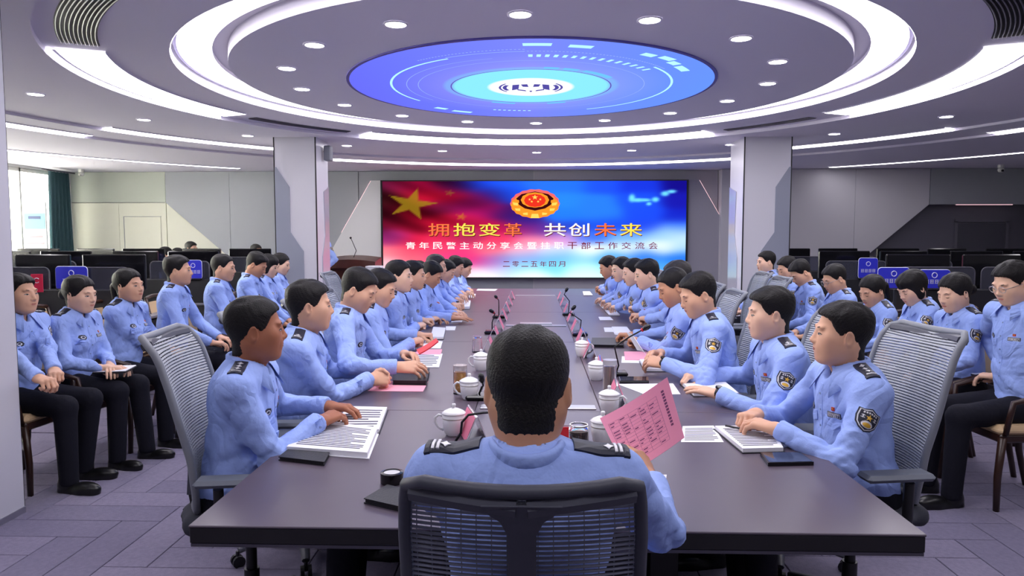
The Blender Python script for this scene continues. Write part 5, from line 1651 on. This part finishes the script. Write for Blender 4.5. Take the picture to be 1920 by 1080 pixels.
# the pink sheet held by the seated officer (slightly curled, printed table and title)
def held_sheet(name, label, pix, depth, m, cat, curl=.02, ink=None, cols=10, rows=14, th=.0012):
    C4 = [aty(x, y, d) for (x, y), d in zip(pix, depth)]          # TL TR BR BL
    n = ((C4[1] - C4[0]).cross(C4[3] - C4[0])).normalized()
    c = sum(C4, Vector()) / 4
    NX = 10
    root = empty(name, c, 0, label, cat)
    V = []; F = []
    def pt(u, v): 
        e = (C4[0] * (1 - u) + C4[1] * u) * (1 - v) + (C4[3] * (1 - u) + C4[2] * u) * v
        return e + n * (curl * math.sin(PI * u) - curl * .5) - c
    for i in range(NX + 1):
        for j in range(NX + 1): V.append(pt(i / NX, j / NX))
    m0 = len(V); V += [p + n * th for p in V]
    for i in range(NX):
        for j in range(NX):
            a = i * (NX + 1) + j; b = a + NX + 1
            F += [(a, a + 1, b + 1, b), (m0 + a, m0 + b, m0 + b + 1, m0 + a + 1)]
    rim = [i * (NX + 1) for i in range(NX + 1)] + [NX * (NX + 1) + j for j in range(1, NX + 1)] + [i * (NX + 1) + NX for i in range(NX - 1, -1, -1)] + [j for j in range(NX - 1, 0, -1)]
    for k in range(len(rim)):
        a, b = rim[k], rim[(k + 1) % len(rim)]; F.append((a, b, m0 + b, m0 + a))
    MB().add(V, F).build('sheet', m, root, smooth=.5)
    if ink:
        for sgn in (-1, 1):
            mb = MB()
            def off(u, v): return pt(u, v) + n * (th + .0006 if sgn > 0 else -.0006)
            def bar(u0, u1, v0, v1):
                k = max(1, int(abs(u1 - u0) * 10)); vs = []; fs = []
                for i in range(k + 1):
                    u = u0 + (u1 - u0) * i / k; vs += [off(u, v0), off(u, v1)]
                for i in range(k): fs.append((2 * i, 2 * i + 2, 2 * i + 3, 2 * i + 1))
                mb.add(vs, fs)
            random.seed(3)
            for r in range(rows + 1): v = .16 + .72 * r / rows; bar(.06, .78, v, v + .0025)
            for cidx in range(6): u = .06 + .72 * cidx / 5; bar(u, u + .003, .16, .88)
            for r in range(rows):
                for cidx in range(5):
                    if random.random() < .6:
                        u = .075 + .72 * cidx / 5; v = .16 + .72 * (r + .3) / rows; bar(u, u + .03 + .07 * random.random(), v, v + .016)
            for k in range(12): v = .14 + .05 * k; bar(.86, .90, v, v + .034)
            mb.build('printed_table', ink, root)
    return root
held_sheet('printed_sheet', 'large pink printed sheet held up by the officer seen from behind', [(1125, 786), (1251, 709), (1283, 822), (1176, 890)], [2.06, 2.14, 2.06, 1.93], mat('paper_rose', srgb(250, 158, 186), .8), 'paper', .012, mat('ink_violet', srgb(130, 70, 110), .8))
held_sheet('reading_sheet', 'white sheet held upright by the third right officer', [(1176, 622), (1190, 632), (1212, 664), (1196, 656)], [4.35, 4.15, 3.98, 4.2], M_paper, 'paper', .01)
held_sheet('red_booklet', 'bright red booklet held in the third left officer\'s hands', [(781, 656), (818, 634), (822, 640), (786, 664)], [3.9, 3.95, 3.85, 3.8], M_redc, 'booklet', .004, th=.006)

# pen of the nearest right officer
o = MB().tube([T(1372, 803, TZ + .03), T(1388, 806, TZ + .024)], .004, 8).build('pen', M_pcb); 
P0 = T(1360, 798, TZ + .030); P1 = T(1400, 806, TZ + .026)
bpy.data.objects.remove(o)
o = MB().tube([P1 - P0, (P1 - P0) * .5, P0 - P0], .0042, 8).build('pen', M_pcb); o.location = P0
tag(o, 'black pen under the nearest right officer\'s far hand', 'pen')

# ================================================================ LECTERN
q = aty(664, 500, 12.2)
root = empty('lectern', (q.x, 12.2, 0), 0, 'dark red-brown wooden lectern left of the video wall', 'lectern')
M_lw = mat('lectern_wood', srgb(70, 30, 22), .35, noise=(6, .25))
mb = MB()
V = []; F = []
for i in range(9):
    u = -1 + i / 4; b = .06 * (1 - u * u)
    for (z, y) in ((.98, -.30), (1.10 + b * .4, -.30), (1.16 + b * .4, .22), (.98, .22)): V.append((u * .43, y - b, z + b * .25))
for i in range(8):
    for k in range(4): F.append((i * 4 + k, i * 4 + (k + 1) % 4, i * 4 + 4 + (k + 1) % 4, i * 4 + 4 + k))
F += [(3, 2, 1, 0), (32, 33, 34, 35)]
mb.add(V, F); mb.build('reading_desk', M_lw, root)
MB().box((0, -.02, .52), (.62, .38, .96), bev=.02).build('body', M_lw, root)
MB().box((-.40, -.02, .70), (.12, .34, .6), bev=.01).build('side_wing', mat('lectern_wood_light', srgb(104, 62, 46), .4, noise=(6, .2)), root)
MB().box((0, -.02, .04), (.74, .46, .08), bev=.01).build('plinth', M_lw, root)
MB().tube([(.0, -.1, 1.12), rel((q.x, 12.2), 668, 470, 12.1)[:2] + (aty(668, 470, 12.1).z,), (aty(658, 447, 12.05).x - q.x, -.15, aty(658, 447, 12.05).z)], .006, 6).build('gooseneck', M_pcb, root)
MB().tube([(aty(658, 447, 12.05).x - q.x, -.15, aty(658, 447, 12.05).z), (aty(657, 445, 12.05).x - q.x, -.16, aty(657, 445, 12.05).z)], .018, 8).build('foam_tip', M_pcb, root)
q = aty(712, 500, 12.0)
root = empty('paper_pile', (q.x, 11.6, 0), 0, 'white side stand with piled papers beside the lectern', 'stand')
MB().box((0, 0, .48), (.36, .3, .96), bev=.01).build('stand_body', M_col_white, root)
for k in range(3): MB().box((.02 * (k % 2), 0, .97 + .03 * k), (.34 - .05 * k, .26, .026), bev=.003).build('paper_bundle', M_paper, root)

# ================================================================ OPERATOR CONSOLES
M_con = mat('console_black', srgb(30, 30, 36), .45)
M_con2 = mat('console_grey', srgb(64, 62, 74), .5)
M_desk = mat('console_top', srgb(120, 118, 128), .4)
M_scr = mat('monitor_off', srgb(16, 16, 20), .15)
M_smoke = mat('smoked_acrylic', srgb(120, 122, 140), .1, trans=.8)
def rrect(w, h, r, n=5):
    pts = []
    for (cx, cy, a0) in ((w / 2 - r, h / 2 - r, 0), (-w / 2 + r, h / 2 - r, 90), (-w / 2 + r, -h / 2 + r, 180), (w / 2 - r, -h / 2 + r, 270)):
        for k in range(n + 1):
            a = math.radians(a0 + 90 * k / n); pts.append((cx + r * math.cos(a), cy + r * math.sin(a)))
    return pts
def upright(mb, poly, y, th, z0, mi=0, x0=0):
    """polygon in xz standing up, thickness th along y"""
    t = MB(); t.prism(poly, 0, th)
    mb.add([(p[0] + x0, y + p[2], p[1] + z0) for p in t.v], [f[::-1] for f in t.f], mi)
PROTO = {}
def console(x, y, rz, label):
    if 'console' not in PROTO:
        r = empty('operator_console')
        MB().box((0, 0, .36), (1.5, .62, .72), bev=.02).build('cabinet', M_con, r)
        MB().box((0, 0, .735), (1.56, .72, .03), bev=.006).build('worktop', M_desk, r)
        MB().box((0, -.33, .60), (1.54, .05, .86), bev=.015).build('back_panel', M_con, r)
        for s in (-1, 1):
            mb = MB(); upright(mb, rrect(.70, .26, .05), -.345, .008, 1.10, 0, s * .38); mb.build('acrylic_screen', M_smoke, r)
            mb = MB()
            pts = [(p[0] + s * .38, -.341, p[1] + 1.10) for p in rrect(.70, .26, .05)]
            mb.tube(pts + pts[:1], .007, 5, cap=False); mb.build('screen_rim', M_con2, r, smooth=True)
        PROTO['console'] = r
    return place(PROTO['console'], x, y, rz, label, 'console', 'operator consoles')
def monitor(x, y, rz, label, z=.75, h=1.28):
    key = 'monitor'
    if key not in PROTO:
        r = empty('desktop_monitor')
        MB().box((0, 0, .42), (.60, .035, .35), bev=.01).build('housing', M_scr, r)
        MB().box((0, .018, .43), (.575, .004, .31)).build('display', M_scr, r)
        MB().tube([(0, -.02, .02), (0, -.03, .3)], .02, 8).build('stand_neck', M_con, r)
        MB().box((0, -.01, .008), (.24, .18, .014), bev=.005).build('stand_foot', M_con, r)
        PROTO[key] = r
    o = place(PROTO[key], x, y, rz, label, 'monitor', 'monitors on the consoles')
    o.location.z = z; return o
def blue_sign(px, py, Y, label, w=.30, h=.26):
    q = aty(px, py, Y); h = max(.14, q.z - 1.03)
    r = empty('blue_sign', (q.x, Y, 1.03), 0, label, 'sign', 'blue desk signs')
    M_b = mat('sign_blue', srgb(44, 48, 190), .4); M_bw = mat('sign_white', srgb(206, 206, 232), .5)
    mb = MB(); upright(mb, rrect(w, h, .03), -.006, .012, h / 2); mb.build('board', M_b, r)
    mb = MB(); pts = [(p[0], 0, p[1] + h / 2) for p in rrect(w, h, .03)]; mb.tube(pts + pts[:1], .005, 5, cap=False); mb.build('rim', M_bw, r, smooth=True)
    mb = MB(); pts = [(.024 * math.cos(a), -.0075, h * .72 + .024 * math.sin(a)) for a in np.linspace(0, 2 * PI, 17)]; mb.tube(pts, .004, 5, cap=False); mb.build('round_logo', M_bw, r)
    for k, gx in enumerate((-.066, -.022, .022, .066)):
        mb = MB()
        for (dx, dz, sx, sz) in ((0, .016, .034, .005), (0, 0, .034, .005), (0, -.016, .034, .005), (-.01, 0, .005, .036), (.01, 0, .005, .036)):
            mb.box((gx + dx, -.0075, h * .38 + dz), (sx, .003, sz))
        mb.build('sign_character', M_bw, r)
    MB().box((0, .014, .004), (w * .9, .06, .008)).build('foot', M_con, r)
    return r
ordn = ['nearest', 'second', 'third']
for r, y in enumerate((6.9, 8.55, 10.3)):
    for k in range(3):
        x = -4.5 - 1.58 * k
        console(x, y, 0, 'black operator console, %s row on the left, %s from the aisle' % (ordn[r], ['first', 'second', 'third'][k]))
        for s in (-1, 1):
            if x + s * .36 > -8.4:
                monitor(x + s * .36, y + .05, PI + s * .1, 'dark monitor on the %s left console row, %s from the aisle' % (ordn[r], ['first', 'second', 'third', 'fourth', 'fifth', 'sixth'][2 * k + (0 if s > 0 else 1)]), .75)
for r, y in enumerate((7.2, 8.9, 10.8)):
    for k in range(3):
        x = 4.18 + 1.6 * k
        if x > 8.6: continue
        console(x, y, 0, 'black operator console, %s row on the right, %s from the aisle' % (ordn[r], ['first', 'second', 'third'][k]))
        for s in (-1, 1):
            monitor(x + s * .36, y + .05, PI + s * .1, 'dark monitor on the %s right console row, %s from the aisle' % (ordn[r], ['first', 'second', 'third', 'fourth', 'fifth', 'sixth'][2 * k + (0 if s < 0 else 1)]), .75)
for (px, py, Y, l, w) in ((134, 500, 6.525, 'blue sign with white characters behind the second officer of the left second row', .30), (90, 486, 8.175, 'blue sign partly hidden at the far left behind a console', .30), (264, 479, 9.97, 'blue sign showing only its top edge on the second left console row', .26), (362, 488, 8.175, 'blue sign right behind the fourth seated officer on the left', .2)):
    blue_sign(px, py, Y, l, w)
for (px, py, Y, l, w) in ((1676, 502, 6.825, 'blue sign first from the aisle on the nearest right console row', .29), (1752, 506, 6.825, 'blue sign second from the aisle on the nearest right console row', .29), (1628, 484, 8.525, 'small blue sign in the second right console row', .22), (1905, 512, 6.825, 'blue sign at the right border on the nearest console row', .24)):
    blue_sign(px, py, Y, l, w, .22)
# red flag-like folder on the nearest left console
root = empty('red_display_card', (aty(62, 520, 6.45).x, 6.5, aty(62, 548, 6.5).z), .2, 'red card with a white crescent mark on the nearest left console', 'card')
MB().box((0, 0, .085), (.10, .01, .17), bev=.002).build('card', mat('card_red', srgb(190, 30, 66), .4), root)
MB().tube([(.022 * math.cos(a), -.007, .11 + .022 * math.sin(a)) for a in np.linspace(.6, 5.6, 12)], .004, 5).build('crescent_mark', M_badge_s, root)
# curtain, poster, cameras
root = empty('curtain', (-8.60, 12.82, 0), 0, 'tall dark teal curtain hanging at the left window', 'curtain')
M_cur = mat('curtain_teal', srgb(34, 64, 70), .9)
V = []; F = []
for i in range(49):
    u = i / 48; y = -.33 + .66 * u; w = .05 * math.sin(u * 2 * PI * 6)
    for z, k in ((.05, 1.15), (1.2, 1.0), (2.68, .85)): V.append((w * k, y * k, z))
for i in range(48):
    for k in range(2): F.append((i * 3 + k, i * 3 + 3 + k, i * 3 + 4 + k, i * 3 + 1 + k))
o = MB().add(V, F).build('curtain_cloth', M_cur, root, smooth=True)
md = o.modifiers.new('thickness', 'SOLIDIFY'); md.thickness = .012
MB().tube([(0, -.45, 2.70), (0, .45, 2.70)], .014, 8).build('curtain_rail', M_con2, root)
a = aty(44, 383, 11.9); b = aty(86, 383, 11.9)
root = empty('notice_board', ((a.x + b.x) / 2, 11.9, 0), 0, 'pale standing notice board with blue heading before the left window', 'notice board')
W_ = b.x - a.x
MB().box((0, 0, 1.15), (W_, .03, 1.9), bev=.004).build('board', mat('board_pale', srgb(206, 214, 214), .5), root)
MB().box((0, -.018, 1.78), (W_ * .9, .004, .26)).build('blue_heading', mat('board_cyan', srgb(110, 186, 206), .5), root)
for k in range(5): MB().box((0, -.018, 1.52 - .11 * k), (W_ * (.75 if k % 2 else .62), .004, .028)).build('text_line', mat('board_text', srgb(150, 130, 140), .6), root)
MB().box((.0, -.021, 1.84), (W_ * .55, .004, .05)).build('heading_text', mat('board_navy', srgb(50, 60, 100), .6), root)
MB().box((0, .0, .1), (W_ * .9, .3, .2), bev=.01).build('foot', M_con2, root)
def dome_cam(px, py, Y, label):
    q = aty(px, py, Y); root = empty('security_camera', (q.x, Y, Z4), 0, label, 'camera')
    MB().lathe([(.05, 0), (.05, -.05), (.03, -.06), (.03, -.0)], 16).build('mount', M_frame, root, smooth=.7)
    MB().lathe([(.0, -.13), (.03, -.125), (.05, -.10), (.05, -.07), (.03, -.05)], 16).build('camera_ball', M_frame, root, smooth=True)
    MB().tube([(.0, -.03, -.10), (.0, -.055, -.105)], .02, 10).build('lens', M_black, root)
dome_cam(152, 322, 12.9, 'white ball security camera on the ceiling over the left corner')
dome_cam(1876, 330, 12.6, 'dark ball security camera on the ceiling over the right corner')
q = aty(600, 290, 9.75)
root = empty('wall_speaker', (-2.815, 9.62, q.z), 0, 'small grey bracket speaker on the inner side of the left column', 'speaker')
MB().box((.06, 0, 0), (.09, .14, .20), bev=.012).build('speaker_box', M_frame_l, root)
MB().tube([(0, 0, .02), (.03, 0, .06), (.06, 0, .10)], .012, 6).build('bracket', M_frame_l, root)
root = empty('water_bottle', (aty(38, 460, 10.2).x, 10.2, .98), 0, 'clear water bottle standing on the farthest left console', 'bottle')
MB().lathe([(0, 0), (.035, 0), (.035, .16), (.015, .2), (.015, .23), (0, .23)], 14).build('bottle_body', M_teag, root, smooth=.7)
MB().lathe([(0, .23), (.017, .23), (.017, .25), (0, .25)], 12).build('cap', M_badge_s, root)
# ================================================================ CAST
R_ = math.radians
def face(phi): return -R_(phi)          # phi: 0 = towards the screen, 90 = towards the right
def head_at(px, ptop, d, hh=.125):
    a = aty(px, ptop, d); return (a.x, a.y, a.z - hh)
chairA = make_office_chair(.05, 58)
chairB = make_office_chair(.05, 58)
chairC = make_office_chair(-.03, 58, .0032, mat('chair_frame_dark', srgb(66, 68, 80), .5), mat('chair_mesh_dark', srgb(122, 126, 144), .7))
sideC = make_side_chair()

def officer(px, ptop, d, phi, label, lean=.10, hands=None, hz=.80, chair=None, chair_label=None, sit=None, **k):
    """head pixel + distance place the head; the hip sits behind it along the facing direction"""
    h = head_at(px, ptop, d)
    f = Vector((math.sin(R_(phi)), math.cos(R_(phi))))
    lean = lean * .55 if chair in (chairA, chairB) else lean
    pos = (h[0] - f.x * lean, h[1] - f.y * lean) if sit is None else sit
    sp = dict(pos=pos, rz=face(phi), head=h, label=label, **k)
    if hands:
        sp['hl'] = tuple(atz(hands[0], hands[1], hz)); sp['hr'] = tuple(atz(hands[2], hands[3], hz))
    person(sp)
    if chair is not None:
        place(chair, pos[0] - f.x * k.get('cback', -.05), pos[1] - f.y * k.get('cback', -.05), face(k.get('cphi', phi)), chair_label, 'chair', k.get('cgroup'))
    return pos

GT = 'officers seated along the left side of the table'
GR = 'officers seated along the right side of the table'
# ---- the man with his back to the camera
person(dict(pos=(-.012, 1.53), rz=0, head=head_at(990, 617, 1.46, .122), gaze=(-.05, .24), fw=1.07, hl=(-.17, 1.96, .80), hr=(.315, 1.86, .862), pl='rest', pr='hold', nr=(.55, .2, .8), dr=(-.15, .8, .45),
            elbow=(.55, -.5, -1.0), lod=0, seed=11, tone=2, rank='bar2', sw=1.06, girth=1.08, seat=.47, drop=.055, vol=.9, neck=1.12, noback=False, foot=(.3, .3),
            label='person in light blue uniform shirt seen from behind, holding up a pink sheet'))
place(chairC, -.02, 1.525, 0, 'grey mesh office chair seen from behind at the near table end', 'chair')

# ---- left side of the table (near to far)
officer(478, 556, 2.62, 86, 'person in light blue shirt nearest on the left, hands on printed pages', .16, (612, 762, 596, 792), .805, chairA, 'tall grey mesh office chair behind the nearest left officer',
        gaze=(.34, .02), twist=.05, cphi=82, lod=0, seed=21, tone=3, rank='bar3', num='038180', pl='rest', pr='rest', sw=1.02, girth=1.02, vol=.8, seat=.47)
officer(580, 525, 3.36, 86, 'person second on the left, hands clasped over a pink sheet', .20, (690, 698, 690, 712), .81, chairB, 'grey mesh office chair of the second left officer',
        gaze=(.28, .03), twist=.05, lod=0, seed=22, tone=1, rank='bar2', pl='lace', pr='lace', nl=(-.8, .1, .55), nr=(.8, .1, .55), dl=(.50, .85, .0), dr=(-.50, .85, .0), girth=1.08, seat=.48, group=GT)
officer(672, 503, 4.02, 84, 'person third on the left holding a bright red booklet', .24, (757, 664, 742, 688), .84, chairB, 'grey mesh office chair of the third left officer',
        gaze=(-.15, .42), lod=0, seed=23, tone=1, rank='bar1', pl='hold', pr='hold', nl=(-.6, 0, .8), nr=(.6, 0, .8), seat=.48, group=GT)
officer(713, 505, 4.72, 84, 'person fourth on the left, head lowered, fist on the table', .24, (782, 628, 770, 642), .81, chairB, 'grey mesh office chair of the fourth left officer',
        gaze=(-.2, .35), lod=1, seed=24, tone=1, pl='fist', pr='fist', girth=1.1, fw=1.06, seat=.48, group=GT)
officer(748, 488, 5.42, 84, 'person fifth on the left, upright, looking across the table', .20, (788, 600, 780, 612), .82, chairB, 'grey mesh office chair of the fifth left officer',
        gaze=(-.2, .05), lod=1, seed=25, tone=0, pl='fist', pr='fist', seat=.48, group=GT)
officer(775, 489, 6.05, 86, 'person sixth on the left, mostly hidden behind the upright fifth', .20, (812, 595, 806, 600), .80, chairB, 'grey mesh office chair of the sixth left officer',
        gaze=(-.1, .1), lod=1, seed=26, tone=1, seat=.48, group=GT)
officer(808, 490, 6.7, 88, 'person seventh on the left, head bent, hand stretched over a sheet', .28, (852, 590, 846, 596), .80, chairB, 'grey mesh office chair of the seventh left officer',
        gaze=(-.1, .55), lod=1, seed=27, tone=2, pl='flat', pr='flat', seat=.48, group=GT)
officer(818, 477, 7.4, 88, 'person eighth on the left, sitting taller behind the bent seventh', .18, (858, 580, 852, 584), .80, chairB, 'grey mesh office chair of the eighth left officer',
        gaze=(-.05, .1), lod=2, seed=28, tone=1, grey=True, seat=.48, group=GT)
officer(836, 487, 7.95, 88, 'person ninth on the left, head bowed, watch on the wrist', .28, (866, 570, 860, 574), .81, chairB, 'grey mesh office chair of the ninth left officer',
        gaze=(-.1, .5), lod=2, seed=29, tone=1, watch_r=True, pl='fist', pr='fist', seat=.48, group=GT)
officer(854, 480, 8.6, 88, 'person tenth on the left, leaning over the table', .28, (876, 562, 872, 566), .81, chairB, 'grey mesh office chair of the tenth left officer',
        gaze=(-.1, .45), lod=2, seed=30, tone=1, seat=.48, group=GT)
officer(870, 484, 9.3, 88, 'person farthest on the left side, before the white edge of the screen', .28, (888, 553, 884, 556), .81, chairB, 'grey mesh office chair of the farthest left officer',
        gaze=(-.1, .45), lod=2, seed=31, tone=1, seat=.48, group=GT)
officer(787, 489, 10.2, 80, 'person sitting far back on the left between two heads before the red screen', .1, None, .8, sideC, 'side chair of the person far back by the red screen',
        gaze=(.2, .1), lod=2, seed=32, tone=1, seat=.46)

# ---- right side of the table (near to far)
officer(1580, 566, 2.74, -94, 'person nearest on the right, forearms over an open notebook, arm patch showing', .15, (1462, 806, 1420, 776), .805, chairA, 'tall grey mesh office chair behind the nearest right officer',
        gaze=(-.26, -.03), twist=0, cphi=-98, cback=-.02, lod=0, seed=41, tone=1, rank='bar3', num='037657', pl='rest', pr='grip', girth=1.06, vol=1.1, seat=.47)
officer(1445, 539, 3.36, -93, 'person second on the right with a black wristwatch and open notebook', .20, (1352, 740, 1322, 704), .80, chairB, 'grey mesh office chair of the second right officer',
        gaze=(-.15, .06), lod=0, seed=42, tone=0, rank='bar2', pl='flat', pr='grip', watch_l=True, vol=1.3, seat=.48, group=GR)
officer(1310, 511, 3.98, -88, 'person third on the right reading a white sheet held in both hands', .30, (1248, 682, 1240, 662), .84, chairB, 'grey mesh office chair of the third right officer',
        gaze=(.15, .35), lod=0, seed=43, tone=1, pl='hold', pr='hold', nl=(-.6, 0, .8), nr=(.6, 0, .8), watch_l=True, seat=.48, group=GR)
officer(1263, 502, 4.62, -88, 'person fourth on the right, bending far forward over small pads', .30, (1202, 640, 1190, 628), .82, chairB, 'grey mesh office chair of the fourth right officer',
        gaze=(.1, .45), lod=1, seed=44, tone=2, pl='grip', pr='grip', hair='short', vol=.4, girth=1.12, seat=.48, group=GR)
officer(1270, 489, 5.3, -88, 'person fifth on the right, leaning back behind the forward-bent fourth', .10, (1190, 608, 1182, 600), .81, chairB, 'grey mesh office chair of the fifth right officer',
        gaze=(.0, .2), lod=1, seed=45, tone=1, grey=True, pl='grip', pr='grip', seat=.48, group=GR)
officer(1213, 486, 5.95, -88, 'person sixth on the right in clear profile before the blue screen', .28, (1172, 588, 1162, 580), .81, chairB, 'grey mesh office chair of the sixth right officer',
        gaze=(.1, .25), lod=1, seed=46, tone=0, pl='grip', pr='grip', watch_l=True, seat=.48, group=GR)
officer(1188, 485, 6.6, -86, 'person seventh on the right, overlapped by the sixth in front', .28, (1152, 580, 1146, 574), .81, chairB, 'grey mesh office chair of the seventh right officer',
        gaze=(.2, .25), lod=1, seed=47, tone=0, seat=.48, group=GR)
officer(1165, 482, 7.3, -86, 'person eighth on the right, turned a little to the camera', .28, (1136, 568, 1130, 563), .81, chairB, 'grey mesh office chair of the eighth right officer',
        gaze=(.35, .25), lod=2, seed=48, tone=0, seat=.48, group=GR)
officer(1141, 480, 8.0, -86, 'person farthest on the right, looking down before the pale screen edge', .28, (1116, 553, 1110, 548), .81, chairB, 'grey mesh office chair of the farthest right officer',
        gaze=(.1, .4), lod=2, seed=49, tone=2, pl='grip', pr='grip', seat=.48, group=GR)

# ---- second row on the left
GB = 'side chairs of the left second row'
def back_left(px, ptop, d, phi, label, **k):
    officer(px, ptop, d, phi, label, k.pop('lean', .08), k.pop('hands', None), k.pop('hz', .62), sideC, k.pop('cl'), **k)
lap = dict(seat=.47)
back_left(34, 513, 4.22, 94, 'person half hidden by the near left column, hands in lap', hands=(112, 728, 100, 742), hz=.66, gaze=(-.05, .0), lod=0, seed=51, tone=1, pl='grip', pr='grip', foot=(.36, .44), cl='side chair half hidden by the near left column', **lap)
back_left(148, 517, 4.65, 94, 'person second in the left second row, open white notebook on the lap', hands=(206, 686, 196, 690), hz=.665, gaze=(-.05, .12), lod=0, seed=52, tone=0, fem=True, hair='bun', pl='rest', pr='rest', foot=(.44, .38), cl='side chair under the second officer of the left second row', **lap)
back_left(240, 504, 5.15, 94, 'person third in the left second row, upright, tan notebook on the lap', hands=(316, 652, 308, 656), hz=.665, gaze=(-.08, .0), lod=0, seed=53, tone=1, fem=True, hair='pony', pl='rest', pr='rest', cl='side chair under the third officer of the left second row', **lap)
back_left(333, 479, 5.75, 78, 'person fourth in the left second row, looking to the screen', gaze=(.1, .0), lod=1, seed=54, tone=1, vol=1.2, cl='side chair of the fourth officer in the left second row', **lap)
back_left(418, 476, 6.4, 74, 'person fifth in the left second row, in profile, hands in lap', gaze=(-.1, .12), lod=1, seed=55, tone=1, vol=.5, cl='side chair of the fifth officer in the left second row', **lap)
back_left(480, 473, 7.0, 80, 'person sixth in the left second row with bowed head', gaze=(-.1, .5), lod=1, seed=56, tone=2, vol=1.2, cl='side chair of the sixth officer in the left second row', **lap)
back_left(503, 477, 7.6, 82, 'person seventh in the left second row, hidden behind the bowed sixth', gaze=(-.1, .3), lod=2, seed=57, tone=0, fem=True, hair='fringe', cl='side chair of the seventh officer in the left second row', **lap)
back_left(526, 475, 8.2, 82, 'person last in the left second row, beside the left column', gaze=(-.05, .25), lod=2, seed=58, tone=0, fem=True, hair='bun', cl='side chair next to the left column', **lap)
# ---- second row on the right
back_left(1900, 490, 4.15, -94, 'person with glasses at the right border, notepad in hand', hands=(1872, 706, 1880, 694), hz=.70, gaze=(.1, .38), lod=0, seed=61, tone=0, glasses=True, pl='hold', pr='rest', foot=(.46, .46), cl='side chair at the right border', **lap)
back_left(1792, 513, 4.7, -94, 'person directly behind the tall grey chair on the right, looking down', hands=(1742, 700, 1735, 690), hz=.66, gaze=(.12, .32), lod=0, seed=62, tone=0, fem=True, hair='bun', cl='side chair under the second officer from the right border', **lap)
back_left(1713, 507, 5.2, -82, 'person third from the right border, bent over notes on the lap', hands=(1662, 680, 1652, 672), hz=.67, gaze=(.25, .5), lod=0, seed=63, tone=0, fem=True, hair='fringe', lean=.14, cl='side chair under the third officer from the right border', **lap)
back_left(1637, 516, 5.75, -94, 'person fourth from the right border in the second row, looking down', gaze=(.2, .42), lod=1, seed=64, tone=1, fem=True, hair='pony', cl='side chair under the fourth officer from the right border', **lap)
back_left(1566, 496, 6.25, -84, 'person with glasses bowed in the middle of the right second row', gaze=(.2, .42), lod=1, seed=65, tone=1, glasses=True, cl='side chair under the officer with glasses in the middle right', **lap)
back_left(1502, 487, 6.9, -84, 'person bending low over notes before the right column', gaze=(.2, .65), lod=1, seed=66, tone=1, lean=.16, cl='side chair under the officer bending low on the right', **lap)
back_left(1477, 481, 7.6, -84, 'person partly hidden between two officers before the right column', gaze=(.2, .4), lod=2, seed=67, tone=1, cl='side chair second from the right column', **lap)
back_left(1437, 471, 8.3, -84, 'person last in the right second row, upright against the right column', gaze=(.15, .1), lod=2, seed=68, tone=0, cl='side chair next to the right column', **lap)
# ---- operators far back on the left and one standing officer
for i, (px, pt, d, phi, l, f_, hr) in enumerate(((311, 463, 11.3, 70, 'operator leftmost behind the far left consoles', True, 'bun'), (334, 465, 11.6, 40, 'operator turned away behind the far left consoles', False, 'short'),
        (358, 453, 12.0, 100, 'operator looking right near the grey wall panel', False, 'short'), (480, 458, 11.6, 120, 'operator facing the room just left of the left column', False, 'short'))):
    officer(px, pt, d, phi, 'person, ' + l, .06, None, .8, sideC, 'side chair of the ' + l, gaze=(0, .1), lod=2, seed=71 + i, tone=0, fem=f_, hair=hr, seat=.47)
h = aty(590, 430, 11.2)
person(dict(pos=(h.x, 11.2), rz=face(175), head=(h.x, 11.2, 1.58), gaze=(0, .2), stand=True, hl=(h.x + .17, 11.08, 1.0), hr=(h.x - .17, 11.08, 1.0), elbow=(1.0, -.3, -.1), lod=2, seed=80, tone=1, label='person standing mostly behind the left column, one sleeve showing'))

# ---- things held in laps
def lap_book(px, py, z, label, w=.17, d=.12, rz=0.0, m=M_paper):
    q = atz(px, py, z); root = empty('lap_notebook', (q.x, q.y, z), rz, label, 'notebook')
    MB().box((0, 0, -.004), (w, d, .010), bev=.002).build('cover', M_tan if m is M_tan else M_leath, root)
    MB().box((0, 0, .003), (w * .96, d * .96, .006), bev=.002).build('pages', m, root)
lap_book(216, 692, .645, 'open white notebook on a lap in the left second row', .20, .22, .2)
lap_book(322, 661, .645, 'tan notebook on a lap in the left second row', .16, .2, .1, M_tan)
lap_book(1855, 705, .66, 'small white notepad held by the officer at the right border', .12, .16, .2)
lap_book(1652, 688, .65, 'white notes on the lap of the third officer from the right border', .18, .2, -.2)
# ---- empty side chairs behind the left second row
for i, (px, py, Y, l) in enumerate(((62, 590, 5.6, 'empty side chair with tan back behind the officer at the column'), (172, 575, 6.0, 'empty side chair with tan back behind the officer with the white notebook'), (296, 545, 6.5, 'empty side chair with tan back behind the officer with the tan notebook'), (390, 535, 7.2, 'empty side chair with tan back left of the fifth officer in the second row'))):
    q = aty(px, py, Y); place(sideC, q.x - .25, Y, face(90), l, 'chair', GB)
for i, (px, py, Y, l) in enumerate(((1868, 588, 5.4, 'empty side chair with tan back nearest the right border'), (1690, 560, 6.4, 'empty side chair with tan back behind the fourth officer from the right border'))):
    q = aty(px, py, Y); place(sideC, q.x + .25, Y, face(-90), l, 'chair', GB)
q = aty(1372, 545, 7.2); place(chairB, 1.95, 7.0, face(-90), 'spare grey mesh office chair standing before the right column', 'chair')
q = aty(1400, 555, 6.2); place(chairB, 1.85, 6.2, face(-90), 'spare grey mesh office chair nearer than the one before the right column', 'chair')
place(chairB, -1.72, 6.9, face(90), 'spare grey mesh office chair standing before the left column', 'chair')
